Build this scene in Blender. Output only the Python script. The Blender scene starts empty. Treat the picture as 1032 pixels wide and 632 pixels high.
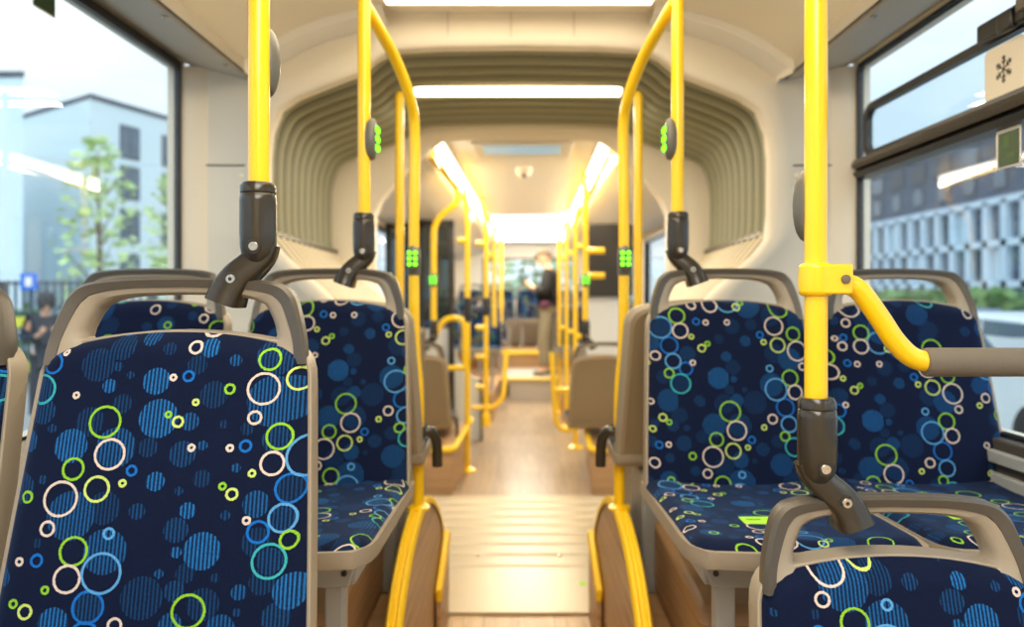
import bpy, bmesh, math, random
from mathutils import Vector, Matrix
random.seed(7)
C = bpy.context.scene.collection
PI = math.pi
CX, CY, F, CZ = 523.0, 300.0, 781.0, 1.28      # photograph calibration (1032 x 632)

def at(px, py, y):                              # a pixel at a known depth -> point in the bus
    return Vector(((px - CX) / F * y, y, CZ + (CY - py) / F * y))

# ------------------------------------------------------------------ materials
def lin(c):
    return tuple(((v / 255) / 12.92 if v / 255 <= 0.04045 else ((v / 255 + 0.055) / 1.055) ** 2.4) for v in c) + (1.0,)

def mat(name, col, rough=0.5, metal=0.0, noise=0.0, nscale=8.0, bump=0.0, bscale=200.0, emit=None, estr=0.0, coat=0.0, spec=0.5):
    m = bpy.data.materials.new(name); m.use_nodes = True
    nt = m.node_tree; b = nt.nodes['Principled BSDF']
    b.inputs['Base Color'].default_value = lin(col)
    b.inputs['Roughness'].default_value = rough
    b.inputs['Metallic'].default_value = metal
    b.inputs['Specular IOR Level'].default_value = spec
    if coat: b.inputs['Coat Weight'].default_value = coat; b.inputs['Coat Roughness'].default_value = 0.08
    tc = None
    if noise or bump:
        tc = nt.nodes.new('ShaderNodeTexCoord')
    if noise:
        n = nt.nodes.new('ShaderNodeTexNoise'); n.inputs['Scale'].default_value = nscale
        n.inputs['Detail'].default_value = 4
        nt.links.new(tc.outputs['Object'], n.inputs['Vector'])
        mx = nt.nodes.new('ShaderNodeMix'); mx.data_type = 'RGBA'
        d = tuple(max(0, v * (1 - noise)) for v in lin(col)[:3]) + (1,)
        u = tuple(min(1, v * (1 + noise)) for v in lin(col)[:3]) + (1,)
        mx.inputs['A'].default_value = d; mx.inputs['B'].default_value = u
        nt.links.new(n.outputs['Fac'], mx.inputs['Factor'])
        nt.links.new(mx.outputs['Result'], b.inputs['Base Color'])
    if bump:
        n2 = nt.nodes.new('ShaderNodeTexNoise'); n2.inputs['Scale'].default_value = bscale
        nt.links.new(tc.outputs['Object'], n2.inputs['Vector'])
        bp = nt.nodes.new('ShaderNodeBump'); bp.inputs['Strength'].default_value = bump; bp.inputs['Distance'].default_value = 0.002
        nt.links.new(n2.outputs['Fac'], bp.inputs['Height']); nt.links.new(bp.outputs['Normal'], b.inputs['Normal'])
    if emit:
        b.inputs['Emission Color'].default_value = lin(emit); b.inputs['Emission Strength'].default_value = estr
    return m

def wood(name, c1, c2, c3, plank_w, plank_l, axis_u, axis_v, rough=0.4):
    """printed plank vinyl: long boards along axis_v, grain stretched along the board"""
    m = bpy.data.materials.new(name); m.use_nodes = True
    nt = m.node_tree; N = nt.nodes; L = nt.links; b = N['Principled BSDF']
    b.inputs['Roughness'].default_value = rough
    tc = N.new('ShaderNodeTexCoord'); sp = N.new('ShaderNodeSeparateXYZ'); L.new(tc.outputs['Object'], sp.inputs[0])
    cb = N.new('ShaderNodeCombineXYZ'); L.new(sp.outputs[axis_v], cb.inputs[0]); L.new(sp.outputs[axis_u], cb.inputs[1])
    br = N.new('ShaderNodeTexBrick'); L.new(cb.outputs[0], br.inputs['Vector'])
    br.inputs['Scale'].default_value = 1.0; br.inputs['Mortar Size'].default_value = 0.0016
    br.inputs['Brick Width'].default_value = plank_l; br.inputs['Row Height'].default_value = plank_w
    br.inputs['Color1'].default_value = lin(c1); br.inputs['Color2'].default_value = lin(c2); br.inputs['Mortar'].default_value = lin(c3)
    br.inputs['Bias'].default_value = 0.0
    mp = N.new('ShaderNodeMapping'); mp.inputs['Scale'].default_value = (2.5, 45, 45); L.new(cb.outputs[0], mp.inputs['Vector'])
    no = N.new('ShaderNodeTexNoise'); no.inputs['Scale'].default_value = 1.0; no.inputs['Detail'].default_value = 5
    no.inputs['Distortion'].default_value = 0.6; L.new(mp.outputs[0], no.inputs['Vector'])
    mx = N.new('ShaderNodeMix'); mx.data_type = 'RGBA'; mx.blend_type = 'OVERLAY'; mx.inputs['Factor'].default_value = 0.55
    L.new(br.outputs['Color'], mx.inputs['A']); L.new(no.outputs['Fac'], mx.inputs['B'])
    L.new(mx.outputs['Result'], b.inputs['Base Color'])
    return m

def glass(name, tint, refl=1.0):
    m = bpy.data.materials.new(name); m.use_nodes = True
    nt = m.node_tree; N = nt.nodes; L = nt.links
    N.remove(N['Principled BSDF']); out = N['Material Output']
    t = N.new('ShaderNodeBsdfTransparent'); t.inputs[0].default_value = tint
    g = N.new('ShaderNodeBsdfGlossy'); g.inputs['Roughness'].default_value = 0.015
    lw = N.new('ShaderNodeLayerWeight'); lw.inputs['Blend'].default_value = 0.5
    pw = N.new('ShaderNodeMath'); pw.operation = 'POWER'; pw.inputs[1].default_value = 5.0; L.new(lw.outputs['Facing'], pw.inputs[0])
    mu = N.new('ShaderNodeMath'); mu.operation = 'MULTIPLY_ADD'; mu.inputs[1].default_value = 0.5 * refl; mu.inputs[2].default_value = 0.045 * refl
    L.new(pw.outputs[0], mu.inputs[0])
    mx = N.new('ShaderNodeMixShader'); L.new(mu.outputs[0], mx.inputs[0]); L.new(t.outputs[0], mx.inputs[1]); L.new(g.outputs[0], mx.inputs[2])
    L.new(mx.outputs[0], out.inputs['Surface'])
    return m

def emission(name, col, s):
    m = bpy.data.materials.new(name); m.use_nodes = True
    N = m.node_tree.nodes; N.remove(N['Principled BSDF'])
    e = N.new('ShaderNodeEmission'); e.inputs[0].default_value = lin(col); e.inputs[1].default_value = s
    m.node_tree.links.new(e.outputs[0], N['Material Output'].inputs['Surface'])
    return m

A_RINGS = '-0.1919,0.4476,0.0155,b -0.1759,0.4648,0.0045,w -0.2044,0.4077,0.0228,t -0.1474,0.3993,0.0049,w -0.0973,0.3592,0.024,g -0.0839,0.3115,0.0228,w 0.027,0.4734,0.01,w -0.0021,0.4266,0.005,w 0.021,0.4286,0.0084,b 0.036,0.3885,0.0049,y -0.003,0.3703,0.0049,g 0.0125,0.3592,0.0083,y 0.0365,0.3206,0.0053,w 0.093,0.3192,0.0053,w 0.1156,0.3216,0.0088,b 0.085,0.4082,0.0079,g 0.1418,0.4537,0.017,g 0.1359,0.4082,0.0247,w 0.1874,0.4231,0.0184,y 0.1257,0.364,0.0103,w 0.1647,0.335,0.02,g 0.2054,0.4739,0.0301,w 0.1566,0.2949,0.0179,w 0.2078,0.303,0.032,l -0.2014,0.2479,0.0086,g -0.1362,0.2896,0.0164,g -0.0967,0.261,0.0187,y -0.0593,0.2694,0.0053,y -0.0481,0.2877,0.0077,b -0.1494,0.2465,0.0254,w -0.1633,0.2038,0.0109,w -0.071,0.1979,0.0081,l -0.1201,0.1726,0.0207,g -0.1251,0.1342,0.0196,w -0.1732,0.1591,0.0089,b -0.1992,0.1569,0.0056,w -0.0761,0.1426,0.0286,l -0.1551,0.1188,0.0056,g -0.1995,0.0991,0.006,g -0.1808,0.0887,0.0102,y -0.0901,0.096,0.0227,b -0.0494,0.0714,0.0102,w -0.0914,0.0542,0.0221,b 0.0526,0.0887,0.0236,g 0.0449,0.0478,0.0184,w 0.087,0.2633,0.0053,g 0.1015,0.2516,0.0086,y 0.1282,0.2811,0.0053,y 0.1254,0.2129,0.0057,w 0.1849,0.2572,0.0221,b 0.1766,0.2147,0.0209,l 0.1429,0.1961,0.0161,b 0.1875,0.1829,0.0132,g 0.1614,0.1542,0.0249,t'
A_DISKS = '-0.1194,0.4461,0.0259,.4 -0.0854,0.4739,0.0201,.4 -0.0455,0.4892,0.0131,.7 -0.0268,0.4211,0.0208,.9 -0.0978,0.4137,0.0109,.9 -0.0882,0.4436,0.0075,.5 -0.0677,0.4306,0.006,.5 -0.017,0.3645,0.0294,.9 0.0301,0.3596,0.0137,.7 0.0491,0.4724,0.015,.9 -0.0124,0.4714,0.01,.4 0.0904,0.4527,0.0095,.7 0.062,0.3998,0.0207,.4 0.0327,0.4461,0.015,.4 0.1518,0.389,0.0394,.7 0.181,0.3939,0.0345,.7 -0.1448,0.3235,0.0253,.9 -0.216,0.3283,0.0175,.7 -0.1776,0.349,0.0068,.5 -0.0764,0.3211,0.0301,.7 -0.1204,0.3596,0.0221,.4 -0.0747,0.3865,0.0148,.4 -0.0278,0.3211,0.0146,.4 0.081,0.3548,0.0064,.4 0.1159,0.3475,0.0098,.4 0.0243,0.3115,0.0194,.5 0.0527,0.3235,0.0073,.7 -0.196,0.3743,0.0197,.5 -0.2029,0.4037,0.0222,.5 0.1514,0.4587,0.03,.5 0.1611,0.3307,0.0219,.5 -0.2151,0.2596,0.023,.5 -0.1812,0.2736,0.0067,.5 -0.1308,0.2225,0.0357,.7 -0.0822,0.234,0.0239,.4 -0.0334,0.229,0.0119,.5 -0.0115,0.2717,0.014,.9 0.0246,0.2577,0.0062,.5 0.04,0.2294,0.0119,.9 0.0253,0.202,0.018,.5 0.0648,0.1717,0.0269,.9 0.0286,0.1708,0.008,.9 0.0069,0.1413,0.0066,.7 -0.015,0.1083,0.0302,.4 0.0306,0.117,0.0149,.5 0.0444,0.1413,0.0141,.4 0.0722,0.0973,0.0232,.4 0.0986,0.0628,0.0207,.7 0.1218,0.1126,0.0112,.7 0.1206,0.0852,0.006,.5 0.1372,0.2364,0.0196,.7 0.0947,0.2212,0.0071,.5 0.0868,0.1338,0.0065,.4 0.056,0.275,0.013,.4 0.1044,0.2896,0.0068,.7 0.1418,0.1816,0.0213,.4 0.1534,0.1258,0.0187,.4 0.1942,0.1104,0.0256,.9 0.177,0.2157,0.019,.5 -0.0744,0.1726,0.0321,.7 -0.1378,0.0735,0.0222,.9 -0.0901,0.096,0.0223,.5 -0.1759,0.1834,0.0071,.4 -0.2258,0.1324,0.014,.7 -0.2339,0.1825,0.0057,.5 0.0286,0.0714,0.0161,.7 0.1759,0.0757,0.0208,.5 0.1835,0.2572,0.0216,.4 0.1628,0.1546,0.0188,.5'
B_RINGS = '-0.0953,0.4847,0.0119,w -0.1374,0.4551,0.0211,g -0.1809,0.4242,0.0292,l -0.1302,0.4153,0.0204,w -0.0874,0.4399,0.0092,b -0.0625,0.4373,0.0072,w -0.0066,0.4378,0.0072,w -0.1024,0.3992,0.0066,y -0.0771,0.3686,0.0102,y -0.0617,0.3805,0.0066,g -0.1612,0.3758,0.0229,b -0.197,0.348,0.0122,w -0.153,0.3342,0.0203,l -0.1211,0.3148,0.0172,b -0.1026,0.3301,0.0071,w -0.1647,0.3021,0.0126,g -0.2166,0.3286,0.0071,y -0.1368,0.2753,0.0256,t -0.2127,0.2271,0.0075,w 0.0213,0.4789,0.0098,y 0.0366,0.4911,0.0072,g 0.1355,0.4767,0.0263,g 0.1172,0.4273,0.0246,w 0.078,0.4038,0.0092,b 0.1676,0.4059,0.0184,g 0.0863,0.3846,0.0071,y 0.1233,0.3764,0.0198,y 0.1743,0.3604,0.0264,w 0.0961,0.3148,0.0091,l 0.1485,0.2894,0.0212,g 0.1089,0.2602,0.0291,l 0.1589,0.2526,0.0191,w 0.1849,0.3194,0.0101,w -0.0148,0.204,0.0264,g -0.0006,0.1557,0.0248,w -0.186,0.1876,0.01,y -0.1706,0.1758,0.007,g -0.2112,0.1571,0.0079,y -0.198,0.1176,0.0094,b -0.1743,0.1191,0.0069,w -0.2099,0.0722,0.0128,w -0.1722,0.0297,0.0093,g -0.1115,0.0055,0.0068,w -0.0905,0.0079,0.0092,b -0.1156,0.091,0.0093,g -0.0535,0.1332,0.0178,g -0.0646,0.0895,0.0261,w -0.0129,0.1045,0.0197,y 0.0359,0.1322,0.0094,b 0.0246,0.1132,0.0064,y -0.0803,0.0478,0.0117,w 0.0061,0.0449,0.0088,l -0.0434,0.0212,0.0205,g -0.0477,-0.0157,0.0194,w -0.0019,-0.0062,0.0292,l 0.0934,0.1847,0.0124,w 0.0699,0.1635,0.0069,y 0.1291,0.2139,0.0235,b 0.1355,0.1709,0.0209,l 0.1225,0.1405,0.0124,g 0.1444,0.1132,0.0237,t'
B_DISKS = '-0.0393,0.2904,0.0277,.9 0.0381,0.3877,0.0143,.7 -0.0155,0.3465,0.0132,.7 -0.115,0.3542,0.0203,.5 -0.1703,0.2351,0.026,.7 -0.0914,0.2326,0.013,.5 0.005,0.4268,0.0205,.4 0.0497,0.4794,0.0309,.7 0.0566,0.432,0.0154,.4 -0.0314,0.3929,0.0127,.4 -0.0002,0.2879,0.0086,.7 -0.0126,0.2602,0.0125,.4 0.0256,0.2602,0.007,.5 0.0046,0.2326,0.017,.7 0.0978,0.2728,0.0302,.7 0.1512,0.3388,0.0304,.7 0.1804,0.4425,0.0282,.5 0.0518,0.2276,0.03,.4 -0.2094,0.38,0.0229,.7 -0.1809,0.4242,0.0281,.5 -0.1368,0.2753,0.0241,.4 -0.1802,0.293,0.0176,.4 0.1095,0.453,0.0257,.4 0.0003,0.3184,0.0192,.4 0.1119,0.3542,0.0254,.4 -0.1611,0.1669,0.0149,.5 -0.1706,0.2288,0.026,.7 -0.1361,0.123,0.0197,.5 -0.1724,0.0857,0.0118,.5 -0.1774,0.0316,0.022,.7 -0.1093,0.0545,0.0127,.5 -0.0568,0.1694,0.0298,.7 0.0078,0.1694,0.0298,.5 0.0042,0.0818,0.0206,.7 0.0051,0.0245,0.0341,.7 -0.0882,0.14,0.0168,.4 0.0627,0.1084,0.0172,.5 0.1088,0.0698,0.0284,.7 0.1348,0.0292,0.0244,.4 0.0409,0.0794,0.0069,.4 -0.2265,0.0245,0.0137,.5 -0.215,0.1254,0.0148,.5 -0.1434,0.1941,0.0199,.4 -0.1418,0.0032,0.0122,.5 0.0579,-0.018,0.0267,.7 0.1159,0.0079,0.0146,.4 -0.1266,0.162,0.0079,.5 -0.2056,0.1719,0.0109,.5 -0.0388,0.0626,0.0245,.4 0.1037,0.1278,0.0173,.4 -0.0881,0.2288,0.013,.5 -0.0285,0.2238,0.025,.4'
RINGCOL = {'w': (230, 212, 200), 'g': (145, 205, 48), 'y': (208, 230, 120), 'b': (22, 112, 205), 'l': (92, 165, 225), 't': (60, 178, 188)}

def fabric(name, rings, disks, tw, th, eps, disc, rk=1.0):
    """woven moquette: navy pile, hatched blue discs and coloured rings, drawn from a list of circles in the repeat"""
    m = bpy.data.materials.new(name); m.use_nodes = True
    nt = m.node_tree; N = nt.nodes; L = nt.links; b = N['Principled BSDF']
    b.inputs['Roughness'].default_value = 0.92; b.inputs['Specular IOR Level'].default_value = 0.15
    b.inputs['Sheen Weight'].default_value = 0.25; b.inputs['Sheen Roughness'].default_value = 0.4
    b.inputs['Sheen Tint'].default_value = lin((120, 160, 220))
    def math_(op, a, bb=None, c=None):
        n = N.new('ShaderNodeMath'); n.operation = op
        for i, v in enumerate((a, bb, c)):
            if v is None: continue
            if isinstance(v, (int, float)): n.inputs[i].default_value = v
            else: L.new(v, n.inputs[i])
        return n.outputs[0]
    uv = N.new('ShaderNodeUVMap'); uv.uv_map = 'UVMap'
    sh = N.new('ShaderNodeAttribute'); sh.attribute_type = 'OBJECT'; sh.attribute_name = 'pattern_shift'
    add = N.new('ShaderNodeVectorMath'); add.operation = 'ADD'; L.new(uv.outputs[0], add.inputs[0]); L.new(sh.outputs['Vector'], add.inputs[1])
    # woolly edges: a fine wobble
    wn = N.new('ShaderNodeTexNoise'); wn.inputs['Scale'].default_value = 420; wn.inputs['Detail'].default_value = 1; L.new(add.outputs[0], wn.inputs['Vector'])
    ws = N.new('ShaderNodeVectorMath'); ws.operation = 'MULTIPLY_ADD'
    L.new(wn.outputs['Color'], ws.inputs[0]); ws.inputs[1].default_value = (0.0022, 0.0022, 0); 
    sb = N.new('ShaderNodeVectorMath'); sb.operation = 'SUBTRACT'; L.new(add.outputs[0], sb.inputs[0]); sb.inputs[1].default_value = (0.0011, 0.0011, 0)
    L.new(sb.outputs[0], ws.inputs[2])
    sp = N.new('ShaderNodeSeparateXYZ'); L.new(ws.outputs[0], sp.inputs[0])
    u = math_('WRAP', sp.outputs[0], tw / 2, -tw / 2); v = math_('WRAP', sp.outputs[1], th, 0.0)
    cb = N.new('ShaderNodeCombineXYZ'); L.new(u, cb.inputs[0]); L.new(v, cb.inputs[1]); P = cb.outputs[0]
    def parse(s):
        res = []
        for t in s.split():
            a = t.split(','); x, y, r = float(a[0]), float(a[1]), float(a[2])
            x = (x + tw / 2) % tw - tw / 2; y = y % th
            xs = [x] + ([x - tw] if x + r > tw / 2 else []) + ([x + tw] if x - r < -tw / 2 else [])
            ys = [y] + ([y - th] if y + r > th else []) + ([y + th] if y - r < 0 else [])
            for X in xs:
                for Y in ys: res.append((X, Y, r, a[3]))
        return res
    def dist(x, y):
        n = N.new('ShaderNodeVectorMath'); n.operation = 'DISTANCE'; L.new(P, n.inputs[0]); n.inputs[1].default_value = (x, y, 0); return n.outputs['Value']
    buckets = {}
    for x, y, r, a in parse(disks):
        k = math_('LESS_THAN', dist(x, y), r)
        buckets[a] = k if a not in buckets else math_('MAXIMUM', buckets[a], k)
    lvl = None
    for a, k in buckets.items():
        w = math_('MULTIPLY', k, float(a) ** 1.8); lvl = w if lvl is None else math_('MAXIMUM', lvl, w)
    # hatch: thin vertical threads inside the discs
    st = math_('SINE', math_('MULTIPLY', sp.outputs[0], 2 * PI / 0.0058))
    hatch = math_('MULTIPLY_ADD', math_('GREATER_THAN', st, 0.15), 0.9, 0.10)
    lvl = math_('MULTIPLY', lvl, hatch)
    pile = N.new('ShaderNodeTexNoise'); pile.inputs['Scale'].default_value = 620; pile.inputs['Detail'].default_value = 2; L.new(uv.outputs[0], pile.inputs['Vector'])
    cur = N.new('ShaderNodeMix'); cur.data_type = 'RGBA'
    cur.inputs['A'].default_value = lin((9, 20, 48)); cur.inputs['B'].default_value = lin(disc); L.new(lvl, cur.inputs['Factor'])
    out = cur.outputs['Result']
    byc = {}
    for x, y, r, c in parse(rings):
        k = math_('COMPARE', dist(x, y), r - eps * 0.5, eps)
        byc[c] = k if c not in byc else math_('MAXIMUM', byc[c], k)
    for c in 'btlygw':
        if c not in byc: continue
        mx = N.new('ShaderNodeMix'); mx.data_type = 'RGBA'; L.new(byc[c], mx.inputs['Factor'])
        L.new(out, mx.inputs['A']); mx.inputs['B'].default_value = lin(tuple(v * rk for v in RINGCOL[c])); out = mx.outputs['Result']
    mp = N.new('ShaderNodeMix'); mp.data_type = 'RGBA'; mp.blend_type = 'MULTIPLY'; mp.inputs['Factor'].default_value = 0.85
    rp = N.new('ShaderNodeMapRange'); rp.inputs[1].default_value = 0.3; rp.inputs[2].default_value = 0.7; rp.inputs[3].default_value = 0.55; rp.inputs[4].default_value = 1.35
    L.new(pile.outputs['Fac'], rp.inputs[0]); L.new(out, mp.inputs['A']); L.new(rp.outputs[0], mp.inputs['B'])
    L.new(mp.outputs['Result'], b.inputs['Base Color'])
    bp = N.new('ShaderNodeBump'); bp.inputs['Strength'].default_value = 0.25; bp.inputs['Distance'].default_value = 0.001
    L.new(pile.outputs['Fac'], bp.inputs['Height']); L.new(bp.outputs['Normal'], b.inputs['Normal'])
    return m

M = dict(
    yellow=mat('yellow_paint', (254, 206, 12), 0.28, coat=0.4),
    ytrim=mat('yellow_rubber', (250, 205, 30), 0.5),
    brown=mat('brown_plastic', (52, 46, 37), 0.2, noise=0.08, nscale=40),
    handle=mat('handle_plastic', (78, 72, 64), 0.38, bump=0.15, bscale=500),
    shell=mat('shell_plastic', (154, 142, 124), 0.45, bump=0.1, bscale=400),
    shellback=mat('shell_back_plastic', (140, 122, 94), 0.45, noise=0.05, nscale=20),
    grip=mat('grip_foam', (108, 100, 88), 0.7, bump=0.3, bscale=300),
    steel=mat('steel', (205, 200, 190), 0.25, 1.0),
    frame=mat('seat_frame_paint', (158, 160, 160), 0.4),
    button=mat('button_housing', (98, 96, 88), 0.35),
    dark=mat('dark_rubber', (38, 36, 33), 0.5),
    blackframe=mat('black_window_frame', (26, 24, 22), 0.35),
    gasket=mat('window_profile', (66, 58, 46), 0.35),
    cream=mat('cream_lining', (232, 222, 204), 0.5, noise=0.02, nscale=3),
    ceil=mat('ceiling_panel', (246, 235, 214), 0.5, noise=0.02, nscale=2),
    cove=mat('cove_panel', (192, 184, 170), 0.5),
    white=mat('white_panel', (238, 232, 220), 0.45),
    greypanel=mat('pale_grey_panel', (212, 216, 216), 0.45),
    green_led=emission('green_indicator', (110, 255, 30), 3.5),
    tag=mat('green_tag', (168, 226, 62), 0.6),
    tagink=mat('tag_ink', (96, 150, 34), 0.7),
    glass=glass('window_glass', (0.93, 0.97, 0.98, 1)),
    darkglass=glass('tinted_glass', (0.35, 0.40, 0.42, 1)),
    led=emission('warm_led', (255, 232, 190), 9.0),
    led2=emission('warm_led_far', (255, 240, 208), 8.0),
    bellows_hi=mat('bellows_fabric', (138, 136, 112), 0.6, noise=0.12, nscale=6),
    bellows_lo=mat('bellows_skirt', (228, 216, 182), 0.5),
    floor=wood('floor_oak_vinyl', (196, 164, 120), (178, 146, 106), (120, 96, 68), 0.14, 0.95, 0, 1, 0.33),
    floor_far=wood('floor_grey_oak_vinyl', (170, 150, 126), (150, 130, 108), (110, 96, 80), 0.16, 0.6, 0, 1, 0.28),
    podium=wood('podium_oak_vinyl', (178, 140, 98), (164, 126, 86), (120, 92, 62), 0.13, 0.9, 2, 1, 0.45),
    plate=mat('ribbed_plate', (208, 194, 166), 0.32, 0.1, noise=0.05, nscale=5),
)
def pleat(m, col_in, col_out, y0, pitch):  # grooves coloured darker, painting in the shade between the folds
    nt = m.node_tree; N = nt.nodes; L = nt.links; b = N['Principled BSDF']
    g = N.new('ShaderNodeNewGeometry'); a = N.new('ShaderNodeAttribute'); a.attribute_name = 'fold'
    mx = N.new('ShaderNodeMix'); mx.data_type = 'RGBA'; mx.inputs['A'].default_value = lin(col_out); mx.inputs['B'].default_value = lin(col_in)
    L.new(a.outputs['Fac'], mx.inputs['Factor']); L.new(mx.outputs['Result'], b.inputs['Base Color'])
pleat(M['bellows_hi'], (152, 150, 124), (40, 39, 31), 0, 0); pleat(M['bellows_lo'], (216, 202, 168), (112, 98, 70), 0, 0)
M['fabA'] = fabric('moquette_first_row', A_RINGS, A_DISKS, 0.48, 0.46, 0.0019, (32, 112, 184), 0.92)
M['fabB'] = fabric('moquette_second_row', B_RINGS, B_DISKS, 0.46, 0.50, 0.0018, (26, 94, 158), 0.88)

# ------------------------------------------------------------------ mesh builder
class MB:
    def __init__(s): s.v = []; s.f = []; s.uv = {}
    def add(s, vs, fs):
        o = len(s.v); s.v += [Vector(p) for p in vs]; s.f += [tuple(i + o for i in f) for f in fs]; return o
    def box(s, c, size, mtx=None):
        c = Vector(c); h = Vector(size) / 2
        vs = [Vector((x * h.x, y * h.y, z * h.z)) for x in (-1, 1) for y in (-1, 1) for z in (-1, 1)]
        vs = [(mtx @ p if mtx else p) + c for p in vs]
        s.add(vs, [(0, 1, 3, 2), (4, 6, 7, 5), (0, 4, 5, 1), (2, 3, 7, 6), (0, 2, 6, 4), (1, 5, 7, 3)]); return s
    def tube(s, pts, r, n=14, caps=True):
        pts = [Vector(p) for p in pts]; rs = r if isinstance(r, (list, tuple)) else [r] * len(pts)
        t0 = (pts[1] - pts[0]).normalized()
        up = Vector((0, 0, 1)) if abs(t0.z) < 0.9 else Vector((1, 0, 0))
        a = t0.cross(up).normalized(); vs = []
        for i, p in enumerate(pts):
            if i == 0: t = t0
            elif i == len(pts) - 1: t = (pts[i] - pts[i - 1]).normalized()
            else: t = ((pts[i + 1] - p).normalized() + (p - pts[i - 1]).normalized()).normalized()
            a = (a - t * a.dot(t)).normalized(); b = t.cross(a)
            for k in range(n):
                an = 2 * PI * k / n; vs.append(p + (a * math.cos(an) + b * math.sin(an)) * rs[i])
        fs = []
        for i in range(len(pts) - 1):
            for k in range(n):
                k2 = (k + 1) % n; fs.append((i * n + k, i * n + k2, (i + 1) * n + k2, (i + 1) * n + k))
        if caps:
            fs.append(tuple(range(n - 1, -1, -1))); fs.append(tuple((len(pts) - 1) * n + k for k in range(n)))
        s.add(vs, fs); return s
    def lathe(s, prof, c, axis=(0, 0, 1), n=20, sx=1.0, sy=1.0):   # prof: (radius, height)
        ax = Vector(axis).normalized(); q = Vector((0, 0, 1)).rotation_difference(ax).to_matrix(); c = Vector(c)
        vs = []; fs = []
        for r, h in prof:
            for k in range(n):
                an = 2 * PI * k / n; vs.append(q @ Vector((r * math.cos(an) * sx, r * math.sin(an) * sy, h)) + c)
        for i in range(len(prof) - 1):
            for k in range(n):
                k2 = (k + 1) % n; fs.append((i * n + k, i * n + k2, (i + 1) * n + k2, (i + 1) * n + k))
        fs.append(tuple(range(n - 1, -1, -1))); fs.append(tuple((len(prof) - 1) * n + k for k in range(n)))
        s.add(vs, fs); return s
    def loops(s, loops, closed=True, cap0=False, cap1=False):
        n = len(loops[0]); vs = [p for l in loops for p in l]; fs = []
        for i in range(len(loops) - 1):
            for k in range(n if closed else n - 1):
                k2 = (k + 1) % n; fs.append((i * n + k, i * n + k2, (i + 1) * n + k2, (i + 1) * n + k))
        if cap0: fs.append(tuple(range(n - 1, -1, -1)))
        if cap1: fs.append(tuple((len(loops) - 1) * n + k for k in range(n)))
        s.add(vs, fs); return s
    def prism(s, poly, d):                      # planar polygon (3D points) swept by vector d
        d = Vector(d); a = [Vector(p) for p in poly]; s.loops([a, [p + d for p in a]], True, True, True); return s
    def grid(s, fn, us, vs_, uvfn=None):
        o = len(s.v); nu, nv = len(us), len(vs_)
        for v in vs_:
            for u in us:
                s.v.append(Vector(fn(u, v)))
                if uvfn: s.uv[len(s.v) - 1] = uvfn(u, v)
        for j in range(nv - 1):
            for i in range(nu - 1):
                a = o + j * nu + i; s.f.append((a, a + 1, a + nu + 1, a + nu))
        return s
    def build(s, name, m, parent=None, sharp=40, bevel=0.0, bseg=2, subsurf=0, fix=True):
        me = bpy.data.meshes.new(name)
        off = parent.location if parent is not None and parent.type == 'EMPTY' else Vector((0, 0, 0))
        if parent is not None and parent.get('local'): off = Vector((0, 0, 0))
        if parent is not None and parent.parent is not None and not parent.get('local'):
            off = parent.parent.location if not parent.parent.get('local') else Vector((0, 0, 0))
        me.from_pydata([p - off for p in s.v], [], s.f)
        if s.uv:
            ul = me.uv_layers.new(name='UVMap')
            for lp in me.loops: ul.data[lp.index].uv = s.uv.get(lp.vertex_index, (0, 0))
        if fix:
            bm = bmesh.new(); bm.from_mesh(me); bmesh.ops.recalc_face_normals(bm, faces=bm.faces); bm.to_mesh(me); bm.free()
        me.polygons.foreach_set('use_smooth', [True] * len(me.polygons))
        me.set_sharp_from_angle(angle=math.radians(sharp))
        me.materials.append(m); me.update()
        o = bpy.data.objects.new(name, me); C.objects.link(o)
        if bevel:
            bv = o.modifiers.new('bevel', 'BEVEL'); bv.width = bevel; bv.segments = bseg; bv.limit_method = 'ANGLE'; bv.angle_limit = math.radians(35)
        if subsurf:
            ss = o.modifiers.new('sub', 'SUBSURF'); ss.levels = subsurf; ss.render_levels = subsurf
        if parent is not None:
            o.parent = parent
            if parent.get('local'): o['local'] = 1
        return o

def thing(name, label, cat, loc=(0, 0, 0), rz=0, group=None, local=False):
    o = bpy.data.objects.new(name, None); C.objects.link(o); o.location = loc; o.rotation_euler = (0, 0, rz)
    o.empty_display_size = 0.1; o['label'] = label; o['category'] = cat
    if group: o['group'] = group
    if local: o['local'] = 1
    return o

def tag(o, label, cat, group=None, kind=None):
    if label: o['label'] = label
    if cat: o['category'] = cat
    if group: o['group'] = group
    if kind: o['kind'] = kind
    return o

def struct(name, mb, m, label=None, **kw):
    o = mb.build(name, m, None, **kw); o['kind'] = 'structure'
    if label: o['label'] = label
    return o

def kids(o): return [c for c in bpy.data.objects if c.parent is o]

def dup(root, loc, rz, label, group=None):
    r = root.copy(); C.objects.link(r); r.location = loc; r.rotation_euler = (0, 0, rz); r['label'] = label
    if group: r['group'] = group
    for ch in kids(root):
        c = ch.copy(); C.objects.link(c); c.parent = r
        for g in kids(ch):
            d = g.copy(); C.objects.link(d); d.parent = c
    return r

def spline(pts, n=8):                            # Catmull-Rom through the points
    P = [Vector(p) for p in pts]; P = [P[0] * 2 - P[1]] + P + [P[-1] * 2 - P[-2]]; out = []
    for i in range(1, len(P) - 2):
        for k in range(n):
            t = k / n; a, b, c, d = P[i - 1], P[i], P[i + 1], P[i + 2]
            out.append(0.5 * ((2 * b) + (c - a) * t + (2 * a - 5 * b + 4 * c - d) * t * t + (3 * b - a - 3 * c + d) * t ** 3))
    out.append(P[-2]); return out

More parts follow.
